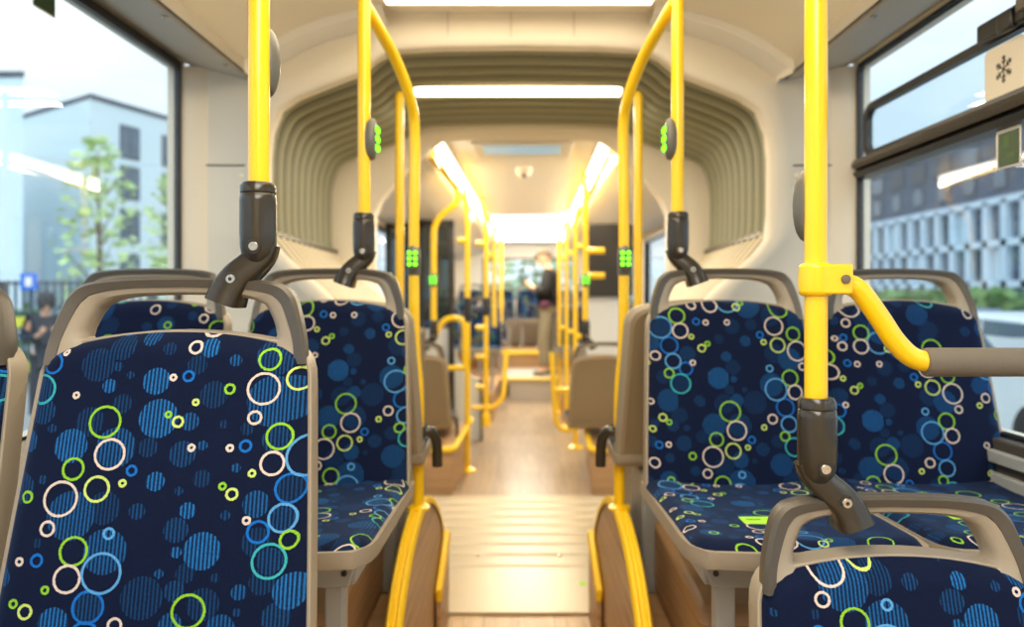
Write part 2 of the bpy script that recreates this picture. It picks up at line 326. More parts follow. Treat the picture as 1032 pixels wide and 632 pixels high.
def bendpath(pts, r, n=6):                       # straight runs with rounded corners
    P = [Vector(p) for p in pts]; out = [P[0]]
    for i in range(1, len(P) - 1):
        a, b, c = P[i - 1], P[i], P[i + 1]
        rr = min(r, (a - b).length * 0.49, (c - b).length * 0.49)
        p0 = b + (a - b).normalized() * rr; p1 = b + (c - b).normalized() * rr
        for k in range(n + 1):
            t = k / n; out.append(p0 * (1 - t) ** 2 + b * 2 * t * (1 - t) + p1 * t * t)
    out.append(P[-1]); return out
# ------------------------------------------------------------------ the setting
def FX(x, y): return x + 0.02 * max(0.0, y - 3.5)       # the rear car of the bus stands turned a little to the right
def fx(pts): return [Vector((FX(p[0], p[1]), p[1], p[2])) for p in pts]
W = 1.25; YP = 2.90; YB = -1.6; Y2 = 4.15; YE = 13.0

struct('floor', MB().box((0, (YB + 3.12) / 2, -0.02), (2.5, 3.12 - YB, 0.04)), M['floor'])
ff = MB(); ff.prism(fx([(-1.25, 4.98, 0), (1.25, 4.98, 0), (1.25, YE, 0), (-1.25, YE, 0)]), (0, 0, -0.04))
struct('floor_rear', ff, M['floor_far'])
struct('floor_joint', MB().box((0, 4.05, -0.03), (2.3, 1.86, 0.04)), M['cream'])

# ceiling of the front car: flat middle, curved side panels, small upstand
half = [(0.0, 2.345), (0.50, 2.345), (0.53, 2.335), (0.62, 2.318), (0.72, 2.29), (0.82, 2.25), (0.90, 2.205), (0.97, 2.155), (0.995, 2.14)]
prof = [(-x, z) for x, z in reversed(half[1:])] + half
cm = MB(); cm.grid(lambda i, y: (prof[i][0], y, prof[i][1]), list(range(len(prof))), [YB, 0, 1.5, YP + 0.01])
struct('ceiling', cm, M['ceil'], sharp=50)
for s, nm in ((-1, 'trim_1'), (1, 'trim_2')):             # duct cover between window head and ceiling
    cp = [(0.992, 2.15), (0.998, 2.105), (1.01, 2.095), (1.25, 2.155), (1.25, 2.2)]
    c2 = MB(); c2.prism([(s * x, YB, z) for x, z in cp], (0, YP - YB, 0))
    o = struct(nm, c2, M['cove'])
    sc = MB()
    for y in (0.6, 1.45, 2.25, 2.72): sc.lathe([(0.009, 0), (0.009, 0.004), (0.005, 0.007)], (s * 1.03, y, 2.098), (0, 0, -1), 10)
    sc.build('screw', M['steel'], o)
    gp = MB(); gp.box((s * 0.9965, (YB + YP) / 2, 2.1), (0.006, YP - YB, 0.004)); gp.build('seam', M['dark'], o)

tm = MB()
for s in (-1, 1):
    hp_ = [(x, z) for x, z in half if x >= 0.5] + [(1.008, 2.12), (1.012, 2.095)]; inn = []
    for i_, (x, z) in enumerate(hp_):
        a_ = hp_[max(i_ - 1, 0)]; b_ = hp_[min(i_ + 1, len(hp_) - 1)]; L_ = math.hypot(b_[0] - a_[0], b_[1] - a_[1])
        inn.append((x + (b_[1] - a_[1]) / L_ * 0.05, z - (b_[0] - a_[0]) / L_ * 0.05))
    tm.loops([[(s * x, YP - 0.10, z + 0.01) for x, z in hp_], [(s * x, YP - 0.085, z) for x, z in [((p_[0] + q_[0]) / 2, (p_[1] + q_[1]) / 2) for p_, q_ in zip(hp_, inn)]], [(s * x, YP - 0.03, z) for x, z in inn], [(s * x, YP + 0.005, z) for x, z in inn]], closed=False)
struct('trim_3', tm, M['white'], sharp=30)
def wall(nm, s, y0, y1, wy0, wy1, wz0, wz1, ztop, fxx=False):
    m = MB(); t = 0.05
    def bx(ya, yb, za, zb):
        pts = [(s * W, ya, za), (s * W, yb, za), (s * W, yb, zb), (s * W, ya, zb)]
        if fxx: pts = fx(pts)
        m.prism(pts, (s * t, 0, 0))
    bx(y0, y1, -0.04, wz0); bx(y0, y1, wz1, ztop); bx(y0, wy0, wz0, wz1); bx(wy1, y1, wz0, wz1)
    return struct(nm, m, M['cream'])
wall('wall_left', -1, YB, YP, -1.3, 2.866, 0.93, 2.13, 2.2)
wall('wall_right', 1, YB, YP, -1.3, 2.866, 0.93, 2.13, 2.2)
struct('wall_front', MB().box((0, YB - 0.03, 1.15), (2.5, 0.06, 2.4)), M['cream'])

def ringframe(m, s, x, ya, yb, za, zb, w, d, rad=0.05, n=5):   # rounded rectangular frame in the wall plane
    def loop(ins, r):
        pts = []
        for (cy, cz, a0) in ((yb - ins - r, zb - ins - r, 0), (ya + ins + r, zb - ins - r, 90), (ya + ins + r, za + ins + r, 180), (yb - ins - r, za + ins + r, 270)):
            for k in range(n + 1):
                a = math.radians(a0 + 90 * k / n); pts.append((cy + r * math.cos(a), cz + r * math.sin(a)))
        return pts
    o = loop(0, rad); i = loop(w, max(rad - w, 0.008))
    m.loops([[(x, y, z) for y, z in o], [(x - s * d, y, z) for y, z in o], [(x - s * d, y, z) for y, z in i], [(x, y, z) for y, z in i], [(x, y, z) for y, z in o]])
# window on the left: one fixed pane
wl = struct('window_1', (lambda m: (ringframe(m, -1, -1.272, -1.3, 2.868, 0.92, 2.14, 0.009, 0.024, 0.03), m)[1])(MB()), M['blackframe'], sharp=30)
MB().box((-1.258, 0.77, 1.53), (0.006, 4.15, 1.2)).build('pane', M['glass'], wl)
hb = MB(); hb.box((-1.245, 0.77, 2.128), (0.02, 4.13, 0.03)); hb.build('head_profile', M['blackframe'], wl)
# window on the right: lower fixed pane, rail, upper pane with a tilting vent
wr = struct('window_2', (lambda m: (ringframe(m, 1, 1.272, -1.3, 2.868, 0.92, 2.14, 0.010, 0.024, 0.03), m)[1])(MB()), M['blackframe'], sharp=30)
MB().box((1.258, 0.77, 1.53), (0.006, 4.15, 1.2)).build('pane', M['glass'], wr)
r1 = MB(); r1.prism([(1.28, -1.3, 1.712), (1.235, -1.3, 1.718), (1.222, -1.3, 1.735), (1.24, -1.3, 1.748), (1.28, -1.3, 1.75)], (0, 4.14, 0)); r1.build('lower_rail', M['blackframe'], wr)
r2 = MB(); r2.prism([(1.28, -1.3, 1.75), (1.226, -1.3, 1.751), (1.216, -1.3, 1.764), (1.226, -1.3, 1.782), (1.28, -1.3, 1.79)], (0, 4.14, 0)); r2.build('upper_rail', M['gasket'], wr, sharp=30)
vf = MB(); ringframe(vf, 1, 1.262, -0.9, 2.79, 1.775, 1.968, 0.024, 0.024, 0.06); vf.build('vent_frame', M['blackframe'], wr, sharp=30)
MB().box((1.250, 0.945, 1.87), (0.004, 3.64, 0.15)).build('vent_pane', M['glass'], wr)
lt = MB().box((1.232, 1.96, 1.975), (0.035, 0.20, 0.05)); lt.box((1.215, 1.93, 1.968), (0.02, 0.06, 0.05)); lt.build('vent_latch', M['blackframe'], wr, bevel=0.006)
MB().box((1.206, 1.86, 1.985), (0.012, 0.03, 0.03)).build('latch_bracket', M['grip'], wr, bevel=0.003)

# ---- end frame of the front car around the joint, a thick rounded lip
hb_in = [(0.600, 0.0), (0.600, 1.18), (0.685, 1.26), (0.893, 1.45), (0.929, 1.50), (0.939, 1.60), (0.939, 1.80), (0.929, 1.90), (0.895, 1.985), (0.830, 2.03), (0.727, 2.072), (0.600, 2.12), (0.530, 2.175), (0.470, 2.205), (0.300, 2.215), (0.000, 2.22)]
inner = [(-x, z) for x, z in reversed(hb_in[:-1])][::-1]
inner = [(-x, z) for x, z in hb_in] ; inner = inner + [(x, z) for x, z in reversed(hb_in[:-1])]       # left bottom .. top .. right bottom
def outer_pt(x, z):
    hx = 1.25
    if z < 1.25: return (math.copysign(hx, x), z)
    dx, dz = x, z - 1.25; L = math.hypot(dx, dz); dx /= L; dz /= L
    t = 0.3
    while t < 2.2:
        X, Z = dx * t, 1.25 + dz * t
        top = 2.40 if abs(X) < 0.53 else 2.40 - (abs(X) - 0.53) * 0.3
        if abs(X) > hx or Z > top: break
        t += 0.01
    return (dx * t, 1.25 + dz * t)
outer = [outer_pt(x, z) for x, z in inner]
def lerp(a, b, t): return a[0] + (b[0] - a[0]) * t, a[1] + (b[1] - a[1]) * t
def off(a, b, d):
    L = max(math.hypot(b[0] - a[0], b[1] - a[1]), 1e-6); return lerp(a, b, min(d / L, 0.95))
def ring(y, d): return [(p[0], y, p[1]) for p in (off(i, o, d) for i, o in zip(inner, outer))]
pm = MB(); pm.loops([[(o[0], YP, o[1]) for o in outer], ring(YP, 0.10), ring(YP - 0.008, 0.09), ring(YP - 0.010, 0.03), ring(YP - 0.006, 0.008), ring(YP + 0.004, 0.0), ring(YP + 0.05, 0.0), ring(YP + 0.07, 0.03)], closed=False)
wf = struct('wall_joint', pm, M['cream'], sharp=60)
for s in (-1, 1):
    MB().box((s * 1.13, YP - 0.001, 1.775), (0.27, 0.004, 0.005)).build('seam', M['gasket'], wf)
    sc = MB(); sc.lathe([(0.009, 0), (0.009, 0.003), (0.006, 0.005)], (s * 1.04, YP, 1.735), (0, -1, 0), 10); sc.lathe([(0.009, 0), (0.009, 0.003), (0.006, 0.005)], (s * 1.2, YP, 1.735), (0, -1, 0), 10)
    sc.build('screw', M['white'], wf)
    # rounded corner column by the window
    co = MB(); co.loops([[(s * 1.25, 2.870, z), (s * 1.235, 2.872, z), (s * 1.20, 2.882, z), (s * 1.18, 2.892, z), (s * 1.165, YP, z)] for z in (0.3, 1.0, 2.14)], closed=False)
    co.build('corner_post', M['cream'], wf, sharp=60)
for i in (-1, 0, 1):
    MB().box((i * 0.235 - 0.03, YP - 0.012, 2.315), (0.003, 0.006, 0.12)).build('seam', M['cove'], wf)

# ---- bellows of the joint
bel = thing('bellows', 'grey pleated bellows arching over the joint between the two bus cars', 'bellows', (0, 3.5, 1.5))
up = [p for p in inner if p[1] > 1.49]
up3 = [Vector((p[0], 0, p[1])) for p in up]; ups = spline(up3, 5)
def bell(i, k):
    n = 10; y = YP + 0.05 + (4.10 - YP - 0.05) * k / (n * 8)
    p = ups[int(i)]; a = ups[max(int(i) - 1, 0)]; b = ups[min(int(i) + 1, len(ups) - 1)]
    nrm = Vector((-(b.z - a.z), 0, b.x - a.x)).normalized()
    t = k / (n * 8); sc = 1 + 0.045 * t
    d = 0.062 - 0.056 * abs(math.sin(PI * k / 8)) ** 0.8
    q = Vector((p.x * sc, y, 1.5 + (p.z - 1.5) * (1 - 0.06 * t))) + nrm * d
    return (FX(q.x, y), y, q.z)
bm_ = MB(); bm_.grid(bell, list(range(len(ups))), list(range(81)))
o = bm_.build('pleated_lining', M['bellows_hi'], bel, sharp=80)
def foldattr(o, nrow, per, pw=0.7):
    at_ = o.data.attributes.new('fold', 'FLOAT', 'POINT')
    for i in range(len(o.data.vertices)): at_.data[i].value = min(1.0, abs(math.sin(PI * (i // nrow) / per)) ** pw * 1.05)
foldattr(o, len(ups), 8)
lo = [(0.50, 1.10), (0.60, 1.20), (0.74, 1.30), (0.865, 1.42), (0.93, 1.50), (0.955, 1.535)]
for s in (-1, 1):
    def sk(i, k):
        y = YP + 0.05 + (4.10 - YP - 0.05) * k / 96; t = k / 96; x, z = lo[i]
        d = 0.009 * abs(math.sin(PI * k / 8))
        return (FX(s * (x * (1 + 0.045 * t) - d * 0.7), y), y, z + d * 0.7)
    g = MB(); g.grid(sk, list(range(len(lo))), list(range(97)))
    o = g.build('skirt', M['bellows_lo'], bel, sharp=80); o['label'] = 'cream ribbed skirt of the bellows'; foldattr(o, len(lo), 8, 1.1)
    b2 = MB(); b2.prism(fx([(s * 0.52, YP + 0.05, 0), (s * 0.52, 4.15, 0), (s * 0.52, 4.15, 1.12), (s * 0.52, YP + 0.05, 1.12)]), (s * 0.04, 0, 0))
    b2.build('side_panel', M['bellows_lo'], bel)
    tb = MB(); tb.tube([(FX(s * (0.950 + 0.03 * k), YP + 0.06 + 1.16 * k), YP + 0.06 + 1.16 * k, 1.52) for k in (0, 0.5, 1)], 0.016, 8); tb.build('bottom_band', M['gasket'], bel)

# centre hoop with its light bar, and ceiling lights
def lamp(name, label, pts_house, pts_diff, mdiff, group=None, loc=None):
    t = thing(name, label, 'ceiling light', loc, group=group)
    h = MB(); h.prism(pts_house[0], pts_house[1]); h.build('housing', M['white'], t, bevel=0.004)
    d = MB(); d.prism(pts_diff[0], pts_diff[1]); d.build('diffuser', mdiff, t)
    return t
y = 3.45
lamp('joint_light', 'long straight light bar across the middle hoop of the joint', ([(-0.50, y, 2.235), (0.49, y, 2.235), (0.49, y, 2.205), (-0.50, y, 2.205)], (0, 0.09, 0)),
     ([(-0.465, y - 0.012, 2.214), (0.455, y - 0.012, 2.214), (0.455, y - 0.012, 2.192), (-0.465, y - 0.012, 2.192)], (0, 0.07, 0)), M['led'], loc=(0, y, 2.2))
lamp('ceiling_light', 'wide bright ceiling light panel above the front seats, cut by the top edge', ([(-0.49, 0.4, 2.345), (0.49, 0.4, 2.345), (0.49, 2.79, 2.345), (-0.49, 2.79, 2.345)], (0, 0, -0.012)),
     ([(-0.47, 0.42, 2.333), (0.47, 0.42, 2.333), (0.47, 2.76, 2.333), (-0.47, 2.76, 2.333)], (0, 0, -0.01)), emission('panel_led', (255, 236, 200), 4.2), loc=(0, 1.6, 2.345))

# ---- rear car: end frame, walls, ceiling
i2 = [(FX(x * 1.045 - 0.0, Y2), 1.5 + (z - 1.5) * 0.94 if z > 1.5 else z) for x, z in inner]
op = [(-0.60, 0), (-0.60, 1.0), (-0.70, 1.2), (-0.79, 1.35), (-0.79, 1.72), (-0.76, 1.80), (-0.63, 1.95), (-0.52, 2.06), (-0.47, 2.115), (-0.44, 2.13), (-0.30, 2.14), (-0.1, 2.14)]
op = op + [(-x, z) for x, z in reversed(op)]
e2 = MB()
in31 = [Vector((p[0], 0, p[1])) for p in i2]
def resample(P, n):
    L = [0]
    for a, b in zip(P, P[1:]): L.append(L[-1] + (b - a).length)
    out = []
    for k in range(n):
        s = L[-1] * k / (n - 1); j = 0
        while j < len(L) - 2 and L[j + 1] < s: j += 1
        out.append(P[j].lerp(P[j + 1], (s - L[j]) / max(L[j + 1] - L[j], 1e-9)))
    return out
A = resample(in31, 60); B = resample([Vector((FX(x, Y2), 0, z)) for x, z in op], 60)
big = [p + (p - Vector((0, 0, 1.4))).normalized() * 0.25 for p in A]
e2.loops([[(p.x, 4.09, p.z) for p in big], [(p.x, 4.09, p.z) for p in A], [(p.x, 4.11, p.z) for p in [a.lerp(b, 0.5) for a, b in zip(A, B)]], [(p.x, Y2, p.z) for p in B], [(p.x, Y2 + 0.1, p.z) for p in B]], closed=False)
struct('wall_rear_joint', e2, M['cream'], sharp=50)
h2 = [(0.0, 2.15), (0.40, 2.15), (0.52, 2.13), (0.56, 2.09), (0.80, 2.02), (1.0, 1.95), (1.15, 1.93), (1.26, 1.94)]
pr2 = [(-x, z) for x, z in reversed(h2[1:])] + h2
c3 = MB(); c3.grid(lambda i, y: (FX(pr2[i][0], y), y, pr2[i][1]), list(range(len(pr2))), [Y2, 6, 8, 10, 12, YE])
struct('ceiling_rear', c3, M['white'], sharp=25)
for s, nm, wn in ((-1, 'wall_rear_left', 3), (1, 'wall_rear_right', 4)):
    m = MB()
    def bx(ya, yb, za, zb): m.prism(fx([(s * W, ya, za), (s * W, yb, za), (s * W, yb, zb), (s * W, ya, zb)]), (s * 0.05, 0, 0))
    wins = [(4.75, 6.0), (6.2, 8.3), (8.5, 10.6), (10.8, 12.7)]
    bx(Y2, YE, -0.04, 0.9); bx(Y2, YE, 1.9, 2.1); prev = Y2
    for a, b in wins: bx(prev, a, 0.9, 1.9); prev = b
    bx(prev, YE, 0.9, 1.9)
    struct(nm, m, M['cream'])
    for k, (a, b) in enumerate(wins):
        fr = MB()
        for za, zb, ya, yb in ((0.9, 0.94, a, b), (1.86, 1.9, a, b), (0.94, 1.86, a, a + 0.04), (0.94, 1.86, b - 0.04, b)):
            fr.prism(fx([(s * (W - 0.01), ya, za), (s * (W - 0.01), yb, za), (s * (W - 0.01), yb, zb), (s * (W - 0.01), ya, zb)]), (s * 0.06, 0, 0))
        w_ = struct('window_%d' % (wn + 2 * k), fr, M['blackframe'])
        gl = MB(); gl.prism(fx([(s * (W + 0.03), a, 0.9), (s * (W + 0.03), b, 0.9), (s * (W + 0.03), b, 1.9), (s * (W + 0.03), a, 1.9)]), (s * 0.005, 0, 0)); gl.build('pane', M['glass'], w_)
# rear end wall with the rear window
we = MB()
for x0, x1, z0, z1 in ((-1.25, 1.25, -0.04, 1.26), (-1.25, 1.25, 1.95, 2.3), (-1.25, -0.8, 1.26, 1.95), (0.8, 1.25, 1.26, 1.95)):
    we.prism([(FX(x0, YE), YE, z0), (FX(x1, YE), YE, z0), (FX(x1, YE), YE, z1), (FX(x0, YE), YE, z1)], (0, 0.05, 0))
struct('wall_rear', we, M['white'])
wb = MB()
for x0, x1, z0, z1 in ((-0.8, 0.8, 1.26, 1.3), (-0.8, 0.8, 1.91, 1.95), (-0.8, -0.76, 1.3, 1.91), (0.76, 0.8, 1.3, 1.91)):
    wb.prism([(FX(x0, YE), YE - 0.01, z0), (FX(x1, YE), YE - 0.01, z0), (FX(x1, YE), YE - 0.01, z1), (FX(x0, YE), YE - 0.01, z1)], (0, 0.05, 0))
wrr = struct('window_11', wb, M['gasket'])
MB().box((FX(0, YE), YE + 0.02, 1.6), (1.6, 0.005, 0.7)).build('pane', M['glass'], wrr)

# rear ceiling lamps
for s, side in ((-1, 'left'), (1, 'right')):
    a, b = 4.22, 7.75
    lamp('ceiling_strip_light', 'bright strip light along the %s side of the rear car ceiling' % side,
         (fx([(s * 0.42, a, 2.149), (s * 0.50, a, 2.149), (s * 0.50, b, 2.149), (s * 0.42, b, 2.149)]), (0, 0, -0.022)),
         (fx([(s * 0.43, a + 0.02, 2.127), (s * 0.49, a + 0.02, 2.127), (s * 0.49, b, 2.127), (s * 0.43, b, 2.127)]), (0, 0, -0.012)), M['led2'], loc=(s * 0.46, 5, 2.14))
lamp('rear_ceiling_light', 'blazing wide ceiling light at the far end of the aisle', (fx([(-0.52, 8.1, 2.149), (0.52, 8.1, 2.149), (0.52, 11.6, 2.149), (-0.52, 11.6, 2.149)]), (0, 0, -0.015)),
     (fx([(-0.5, 8.12, 2.134), (0.5, 8.12, 2.134), (0.5, 11.5, 2.134), (-0.5, 11.5, 2.134)]), (0, 0, -0.012)), emission('rear_led', (255, 240, 208), 6.5), loc=(0, 9.8, 2.14))
hatch = thing('roof_hatch', 'roof hatch with bluish glass in the rear car ceiling', 'roof hatch', (0.02, 4.5, 2.14))
MB().prism(fx([(-0.29, 4.28, 2.149), (0.29, 4.28, 2.149), (0.29, 4.72, 2.149), (-0.29, 4.72, 2.149)]), (0, 0, -0.02)).build('hatch_frame', M['white'], hatch, bevel=0.008)
MB().prism(fx([(-0.22, 4.33, 2.129), (0.22, 4.33, 2.129), (0.22, 4.58, 2.129), (-0.22, 4.58, 2.129)]), (0, 0, -0.004)).build('hatch_pane', mat('hatch_blue_glow', (128, 160, 178), 0.3, emit=(150, 192, 214), estr=0.45), hatch)  # pane glow stands in for daylight coming through the hatch
dome = thing('camera_dome', 'small white dome on the rear car ceiling behind the roof hatch', 'camera', (FX(0, 5.2), 5.2, 2.15))
MB().lathe([(0.055, 0), (0.055, 0.02), (0.048, 0.045), (0.03, 0.065), (0.008, 0.072)], (FX(0.0, 5.2), 5.2, 2.15), (0, 0, -1), 18).build('dome_shell', M['white'], dome)
MB().lathe([(0.014, 0), (0.012, 0.006), (0.004, 0.008)], (FX(0.0, 5.2), 5.16, 2.095), (0, -0.7, -0.7), 12).build('lens', M['dark'], dome)

# joint floor plates: front smooth, rear ribbed
fp = thing('floor_plate', 'smooth pale metal floor plate at the front edge of the joint', 'floor plate', (0, 3.4, 0))
MB().box((-0.01, 3.385, 0.006), (0.96, 0.52, 0.012)).build('plate_sheet', M['plate'], fp, bevel=0.003)
for x in (-0.32, 0.3): MB().lathe([(0.012, 0), (0.011, 0.003), (0.007, 0.004)], (x, 3.19, 0.012), n=12).build('rivet', M['steel'], fp)
MB().box((0.282, 3.44, 0.0125), (0.03, 0.05, 0.001)).build('floor_mark', M['tag'], fp)['label'] = 'small green mark on the plate'
rp = thing('ribbed_floor_plate', 'wide ribbed pale metal floor plate across the joint', 'floor plate', (0, 4.3, 0))
ribs = []
for k in range(8):
    for q in (0.0, 0.06, 0.12, 0.80, 0.94): ribs.append(3.652 + 0.165 * (k + q))
ribs.append(4.972)
def rib(x, y):
    j = ((y - 3.652) / 0.165) % 1.0
    return (x, y, 0.004 + 0.014 * (0.0 if j < 0.05 or j > 0.97 else (1.0 - 0.35 * j)))
g = MB(); g.grid(rib, [-0.62, -0.3, 0, 0.3, 0.62], ribs); g.build('ribbed_sheet', M['plate'], rp, sharp=60)
for x in (-0.2, 0.2, 0.42, -0.42): MB().lathe([(0.012, 0), (0.011, 0.003), (0.007, 0.004)], (x, 3.8, 0.016), n=12).build('rivet', M['steel'], rp)

# seat podiums in the front car and the curved wheel-arch panels beside the aisle
def podium(name, s, segs):
    m = MB()
    for y0, y1, z in segs: m.prism([(s * 0.325, y0, 0), (s * 1.25, y0, 0), (s * 1.25, y1, 0), (s * 0.325, y1, 0)], (0, 0, z))
    return struct(name, m, M['podium'])
podium('platform_left', -1, [(0.15, 1.42, 0.31), (1.42, YP, 0.36)])
podium('platform_right', 1, [(1.42, YP, 0.36)])
wbx = MB()
for s in (-1, 1):
    wbx = MB(); wbx.prism([(s * 0.42, 1.74, 0.36), (s * 0.42, 1.80, 0.56), (s * 0.42, 2.5, 0.60), (s * 0.42, 2.6, 0.36)], (s * 0.76, 0, 0))
    tag(wbx.build('wheel_arch_box', M['podium'], None, bevel=0.02), 'wood-clad wheel arch box beneath the %s second-row seats' % ('left' if s < 0 else 'right'), 'wheel arch box')

def archpts(n=48):
    P = []
    for k in range(n + 1):
        t = -1 + 2 * k / n; t = math.sin(t * PI / 2)
        if t < 0: y = 2.52 + 0.73 * t; z = 0.612 * max(0, 1 - abs(t) ** 2.2) ** (1 / 2.2)
        else: y = 2.52 + 0.80 * t; z = 0.612 * max(0, 1 - abs(t) ** 1.6) ** (1 / 1.6)
        P.append((y, z))
    return P
AP = archpts()
for s, side in ((-1, 'left'), (1, 'right')):
    xi, xo = s * 0.304, s * 0.338
    t = thing('arched_divider', 'arched wooden panel with a thick yellow edge at the %s of the aisle' % side, 'side panel', (s * 0.3, 2.4, 0))
    p = MB(); p.prism([(xi, y, max(z - 0.004, 0)) for y, z in AP], (xo - xi, 0, 0)); p.build('panel', M['podium'], t)
    def ofs(d):
        out = []
        for k, (y, z) in enumerate(AP):
            a = AP[max(k - 1, 0)]; b = AP[min(k + 1, len(AP) - 1)]; L = math.hypot(b[0] - a[0], b[1] - a[1]) or 1
            out.append((y - (b[1] - a[1]) / L * d, max(z + (b[0] - a[0]) / L * d, 0.0)))
        return out
    o1, o2, o3 = ofs(0.012), ofs(-0.014), ofs(0.004)
    r = MB(); xa, xb, xm = s * 0.298, s * 0.343, s * 0.3205
    r.loops([[(xa, y, z) for y, z in o2], [(xa, y, z) for y, z in o3], [(xa + s * 0.006, y, z) for y, z in o1], [(xm - s * 0.009, y, z) for y, z in o1], [(xm - s * 0.004, y, z) for y, z in o3], [(xm + s * 0.004, y, z) for y, z in o3], [(xm + s * 0.009, y, z) for y, z in o1],
             [(xb - s * 0.006, y, z) for y, z in o1], [(xb, y, z) for y, z in o3], [(xb, y, z) for y, z in o2]], closed=False)
    r.build('edge_trim', M['ytrim'], t, sharp=45)
    # low step box with a sloping yellow nosing just past the arch
    t2 = thing('step_box', 'low wooden step box with yellow nosing behind the %s arched panel' % side, 'step', (s * 0.3, 2.95, 0))
    xa, xb = s * 0.281, s * 0.296
    p = MB(); p.prism([(xa, 2.78, 0), (xa, 3.11, 0), (xa, 3.11, 0.325), (xa, 2.78, 0.205)], (xb - xa, 0, 0)); p.build('box', M['podium'], t2)
    n_ = MB(); n_.prism([(s * 0.276, 2.77, 0.235), (s * 0.276, 2.78, 0.185), (s * 0.276, 3.115, 0.30), (s * 0.276, 3.125, 0.34), (s * 0.276, 3.09, 0.345)], (s * 0.024, 0, 0))
    n_.prism([(s * 0.276, 3.125, 0.31), (s * 0.36, 3.125, 0.31), (s * 0.36, 3.125, 0.345), (s * 0.276, 3.125, 0.345)], (0, -0.04, 0))
    n_.build('nosing', M['ytrim'], t2, bevel=0.006)
# wall heater under the right-hand window
ht = thing('wall_heater', 'long grey slatted heater below the right window', 'heater', (1.2, 1.9, 0.36))
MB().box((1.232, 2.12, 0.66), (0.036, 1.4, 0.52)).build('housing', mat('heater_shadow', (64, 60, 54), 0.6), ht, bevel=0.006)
sl = MB()
for k in range(9): sl.box((1.206, 2.12, 0.43 + 0.056 * k), (0.02, 1.38, 0.032))
sl.build('slat_panel', M['frame'], ht, bevel=0.004)
# ------------------------------------------------------------------ passenger seats
def front(z): return 0.25 * (z - 0.912)
def hw(t, e=0.0):
    w = 0.231 - 0.024 * t ** 1.2 + e
    if t > 0.92: d = min((t - 0.92) / 0.08, 1); w -= 0.034 * (1 - math.sqrt(max(0, 1 - d * d)))
    return w
def ztop(x, e=0.0): return 0.912 + e - 0.027 * (x / 0.2) ** 2
def samples(a, b, n): return [a + (b - a) * k / (n - 1) for k in range(n)]
SS = sorted(set([round(math.sin(v * PI / 2), 4) for v in samples(-1, 1, 25)]))
TT = samples(0, 0.9, 14) + [0.92, 0.94, 0.96, 0.975, 0.985, 0.993, 1.0]
def back_pt(s, t):
    x = s * hw(t); z = 0.425 + t * (ztop(x) - 0.425)
    edge = max(0.0, (abs(s) - 0.86) / 0.14) ** 2.2 + (max(0.0, (t - 0.94) / 0.06) ** 2.2 if t > 0.94 else 0)
    puff = 0.016 * (1 - s * s) * (0.6 + 0.4 * math.sin(PI * min(t * 1.1, 1)))
    return (x, front(z) - 0.008 - puff + 0.026 * min(edge, 1.3), z)
def back_uv(s, t):
    x = s * hw(t); z = 0.425 + t * (ztop(x) - 0.425); return (x, (z - 0.43) * 1.0308)
def seat_pt(s, t):                                # t 0 at the back .. 1 at the front edge
    w = 0.233
    if t > 0.84: d = (t - 0.84) / 0.16; w -= 0.036 * (1 - math.sqrt(max(0, 1 - d * d * 0.98)))
    x = s * w; y = -0.10 - 0.548 * t + 0.015 * s * s * t
    edge = max(0.0, (abs(s) - 0.86) / 0.14) ** 2.2 + (max(0.0, (t - 0.9) / 0.1) ** 2.2 if t > 0.9 else 0)
    return (x, y, 0.448 + 0.012 * t - 0.014 * (1 - s * s) * (1 - t) - 0.03 * min(edge, 1.2) + 0.02 * (1 - t) ** 6)
def shell_outline(e, ins=0.0):
    P = []
    for t in samples(0, 0.9, 8) + [0.93, 0.96, 0.98, 0.993, 1.0]: P.append((-hw(t, e), t))
    for k in range(1, 12): P.append((-hw(1.0, e) + 2 * hw(1.0, e) * k / 12, 1.0))
    for t in reversed(samples(0, 0.9, 8) + [0.93, 0.96, 0.98, 0.993, 1.0]): P.append((hw(t, e), t))
    return [(x, 0.40 + t * (ztop(x, e) - 0.40)) for x, t in P]
def angular(poly, c, n=72):
    out = []
    for k in range(n):
        a = 2 * PI * k / n + 0.01; d = (math.cos(a), math.sin(a)); best = None
        for i in range(len(poly)):
            p, q = poly[i], poly[(i + 1) % len(poly)]
            ex, ez = q[0] - p[0], q[1] - p[1]; den = d[0] * ez - d[1] * ex
            if abs(den) < 1e-12: continue
            t = ((p[0] - c[0]) * ez - (p[1] - c[1]) * ex) / den; s_ = ((p[0] - c[0]) * d[1] - (p[1] - c[1]) * d[0]) / den
            if t > 0 and -1e-6 <= s_ <= 1 + 1e-6 and (best is None or t < best): best = t
        out.append((c[0] + d[0] * best, c[1] + d[1] * best))
    return out
def smooth2(P, n=4): return [(v.x, v.z) for v in spline([Vector((x, 0, z)) for x, z in P], n)]
H_OUT = smooth2([(0.204, 0.862), (0.200, 0.90), (0.187, 0.95), (0.174, 0.976), (0.150, 0.991), (0.09, 0.998), (0.0, 1.0)])
H_MID = smooth2([(0.186, 0.862), (0.181, 0.90), (0.166, 0.943), (0.155, 0.962), (0.137, 0.974), (0.085, 0.982), (0.0, 0.984)])
HOLE = smooth2([(0.0, 0.906), (0.10, 0.899), (0.138, 0.892), (0.152, 0.901), (0.149, 0.922), (0.135, 0.950), (0.120, 0.961), (0.08, 0.969), (0.0, 0.972)])
def mirror_open(P): return P + [(-x, z) for x, z in reversed(P[:-1])]

